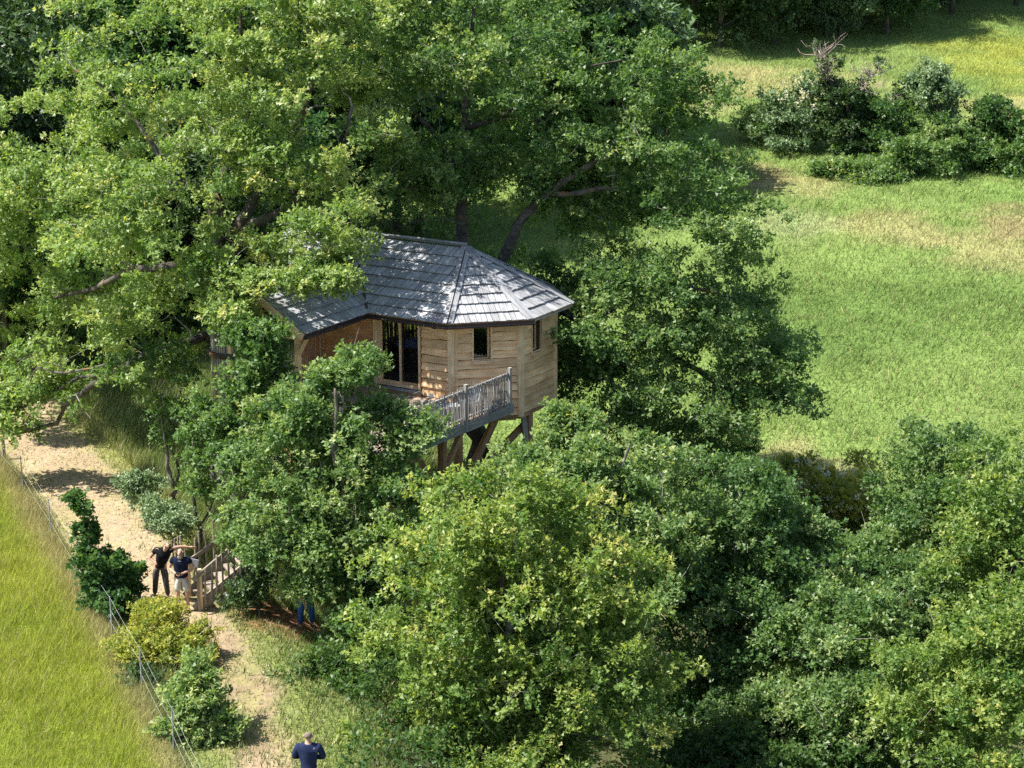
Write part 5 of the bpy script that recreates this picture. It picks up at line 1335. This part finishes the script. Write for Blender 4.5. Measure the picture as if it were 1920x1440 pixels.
    i0 = a3(V['pelvis']+Vector((0, 0, .04)), (.172, .14)); i1 = a3(V['pelvis']+Vector((0, 0, -.06)), (.178, .145)); ed3.append((i0, i1))
    for s in 'lr':
        b = a3(V[s+'hip'], .112); ed3.append((i1, b)); kn = V[s+'knee']
        if shorts: c = a3(V[s+'hip']+(kn-V[s+'hip'])*.97, .092); ed3.append((b, c))
        else:
            c = a3(kn, .080); d = a3(kn+(V[s+'ankle']-kn)*.92, .066); ed3 += [(b, c), (c, d)]
    skin_mesh('shorts' if shorts else 'trousers', vs3, ed3, rd3, 1, trouser, rt, M, 2)
    for s in 'lr':
        an, to = V[s+'ankle'], V[s+'toe']; d = (to-an); d.z = 0; d.normalize()
        skin_mesh('shoe', [tuple(an-d*.04+Vector((0, 0, -.035))), tuple(an+d*.08+Vector((0, 0, -.045))), tuple(an+d*.20+Vector((0, 0, -.055)))], [(0, 1), (1, 2)], [.052, .048, .040], 0, shoe, rt, M, 1)
    # hair: a cap over the back and top of the skull, and ears
    upv = hdir
    bk = -face
    if bald: hv = [V['head']+bk*.045-upv*.03, V['head']+bk*.05+upv*.035]; hr = [(.074, .072), (.066, .07)]
    else: hv = [V['head']+bk*.045-upv*.035, V['head']+bk*.045+upv*.03, V['head']+bk*.01+upv*.085]; hr = [(.078, .078), (.088, .088), (.074, .074)]
    skin_mesh('hair', [tuple(v) for v in hv], [(i, i+1) for i in range(len(hv)-1)], hr, 0, hair, rt, M, 2)
    rv = face.cross(upv).normalized()
    for s in (1, -1):
        e = V['head']+rv*.088*s-upv*.0+bk*.01
        MB().tube([e-upv*.03-rv*.01*s, e, e+upv*.03-rv*.005*s], [.008, .018, .010], 6).build('ear', SKIN, rt, M, smooth=True)
        ey = V['head']+face*.088+rv*.032*s+upv*.012
        MB().tube([ey, ey+face*.008], [.012, .006], 6).build('eye', M_BLACKM, rt, M)
    if beard: skin_mesh('beard', [tuple(V['head']+face*.072-upv*.075+rv*x) for x in (-.045, 0, .045)], [(0, 1), (1, 2)], [.022, .034, .022], 1, beard, rt, M, 1)
    return rt, M
def stand(dx=0.0, lean=0.0, h=1.0):
    J = dict(pelvis=(0, 0, .98), chest=(0, -.02-lean, 1.32), neck=(0, -.03-lean*1.3, 1.50), head=(0, -.06-lean*1.5, 1.62),
             lshoulder=(.19, -.02-lean, 1.43), rshoulder=(-.19, -.02-lean, 1.43), lelbow=(.27, .02, 1.15), relbow=(-.27, .02, 1.15), lhand=(.27, -.08, .90), rhand=(-.27, -.08, .90),
             lhip=(.10, 0, .90), rhip=(-.10, 0, .90), lknee=(.115, -.03, .50), rknee=(-.115, -.03, .50), lankle=(.125, .02, .09), rankle=(-.125, .02, .09), ltoe=(.15, -.12, .04), rtoe=(-.15, -.12, .04))
    return {k: (v[0]*h, v[1]*h, v[2]*h) for k, v in J.items()}
C_BLACK, C_NAVY, C_NAVY2 = cloth('black_cotton', (.014, .014, .016)), cloth('navy_cotton', (.012, .016, .035)), cloth('navy_wool', (.020, .028, .070))
C_GREYT, C_SHORT, C_JEAN, C_SHOE = cloth('grey_work_trousers', (.09, .085, .08)), cloth('pale_beige_shorts', (.50, .47, .42)), cloth('blue_jeans', (.06, .14, .36)), cloth('dark_shoe', (.03, .03, .035))
C_BLUSH = cloth('blue_shirt', (.05, .12, .32)); H_GREY = cloth('short_grey_hair', (.30, .25, .21)); H_BRN = cloth('brown_hair', (.10, .06, .035)); H_FAIR = cloth('greying_fair_hair', (.20, .16, .125)); H_WHITE = cloth('grey_beard', (.45, .41, .36))
# man in shorts, facing the camera, reading his phone
p = WZ(344, 1146, 0.0); J = stand(h=.985, lean=.03)
J.update(lelbow=(.30, -.02, 1.13), relbow=(-.30, -.02, 1.13), lhand=(.07, -.24, 1.08), rhand=(-.08, -.25, 1.07), head=(0, -.13, 1.60), face=(0, -.8, -.6))
r1, M1 = person((p.x, p.y, T(p.x, p.y)), math.radians(-4), 'man in navy T-shirt and pale shorts looking down at the phone in his hands', J, C_NAVY, C_SHORT, C_SHOE, H_GREY, shorts=True, beard=H_WHITE, bald=True)
ph = root('phone', M1 @ Vector((0, -.30, 1.10)), 'grey phone held by the man in pale shorts', 'phone')
phM = M1 @ Matrix.Translation((-.01, -.31, 1.10)) @ Matrix.Rotation(math.radians(-55), 4, 'X')
MB().box((-.075, -.036, -.004), (.075, .036, .004)).build('phone_case', C_GREYT, ph, phM); MB().box((-.07, -.032, .0045), (.07, .032, .006)).build('phone_screen', M_BLACKM, ph, phM)
# shirt print: a small pale crescent mark on the chest
pts = [(.045*math.cos(math.radians(a)), .020*math.sin(math.radians(a))) for a in range(200, 341, 20)]+[(.045*math.cos(math.radians(a)), .009*math.sin(math.radians(a))) for a in range(340, 199, -20)]
n = len(pts); mk = MB().add([(x, -.196, 1.40+z) for x, z in pts]+[(x, -.186, 1.40+z) for x, z in pts], [tuple(range(n)), tuple(reversed(range(n, 2*n)))]+[(i, (i+1) % n, n+(i+1) % n, n+i) for i in range(n)])
mk.build('shirt_print', M_WHITE, r1, M1)
# man in black leaning over, one hand on his hip, the other arm out to the stair post
p = WZ(300, 1134, 0.0); J = stand(h=1.0)
J.update(pelvis=(0, .02, .96), chest=(.10, -.10, 1.29), neck=(.17, -.15, 1.45), head=(.21, -.20, 1.55), face=(.35, -.75, -.55), lshoulder=(.28, -.10, 1.40), rshoulder=(-.06, -.02, 1.38),
         lelbow=(.55, .02, 1.40), lhand=(.80, .06, 1.36), relbow=(-.24, .10, 1.12), rhand=(-.10, -.04, 1.00), lankle=(.17, .0, .09), ltoe=(.22, -.13, .04), rankle=(-.17, .16, .09), rtoe=(-.24, .04, .04), rknee=(-.13, .06, .50), lknee=(.13, -.02, .5))
person((p.x, p.y+.25, T(p.x, p.y)), math.radians(8), 'man in black T-shirt and grey black trousers leaning in, one hand on his hip', J, C_BLACK, C_GREYT, C_SHOE, H_GREY, bald=True)
# person in jeans, half hidden under the young oak
p = G(574, 1178); J = stand(h=1.0)
J.update(pelvis=(0, 0, .90), chest=(.10, -.16, 1.22), neck=(.15, -.24, 1.36), head=(.17, -.30, 1.46), face=(.2, -.8, -.5), lshoulder=(.28, -.16, 1.32), rshoulder=(-.08, -.14, 1.30), lelbow=(.34, -.25, 1.05), lhand=(.25, -.42, .90), relbow=(-.18, -.24, 1.04), rhand=(-.10, -.40, .86),
         lhip=(.10, 0, .84), rhip=(-.10, 0, .84), rknee=(-.15, -.14, .50), rankle=(-.12, .02, .09), rtoe=(-.16, -.14, .04), lknee=(.15, -.05, .46), lankle=(.16, .06, .09), ltoe=(.21, -.08, .04))
person((p.x, p.y, T(p.x, p.y)+.0), math.radians(15), 'person in blue jeans half hidden under the young oak on the reddish bank', J, C_BLUSH, C_JEAN, C_SHOE, H_BRN)
# person seen from behind at the bottom edge
p = WZ(577, 1372, 1.74); J = stand(h=1.01)
J.update(lelbow=(.30, -.06, 1.16), relbow=(-.30, -.06, 1.16), lhand=(.05, -.26, 1.14), rhand=(-.03, -.24, 1.10), head=(0, -.05, 1.62), lshoulder=(.20, -.02, 1.43), rshoulder=(-.20, -.02, 1.43))
person((p.x, p.y, T(p.x, p.y)), math.radians(180), 'person in navy pullover with short fair hair seen from behind at the bottom edge', J, C_NAVY2, C_GREYT, C_SHOE, H_FAIR, sleeve='long')
print('LEAVES', LEAVES)
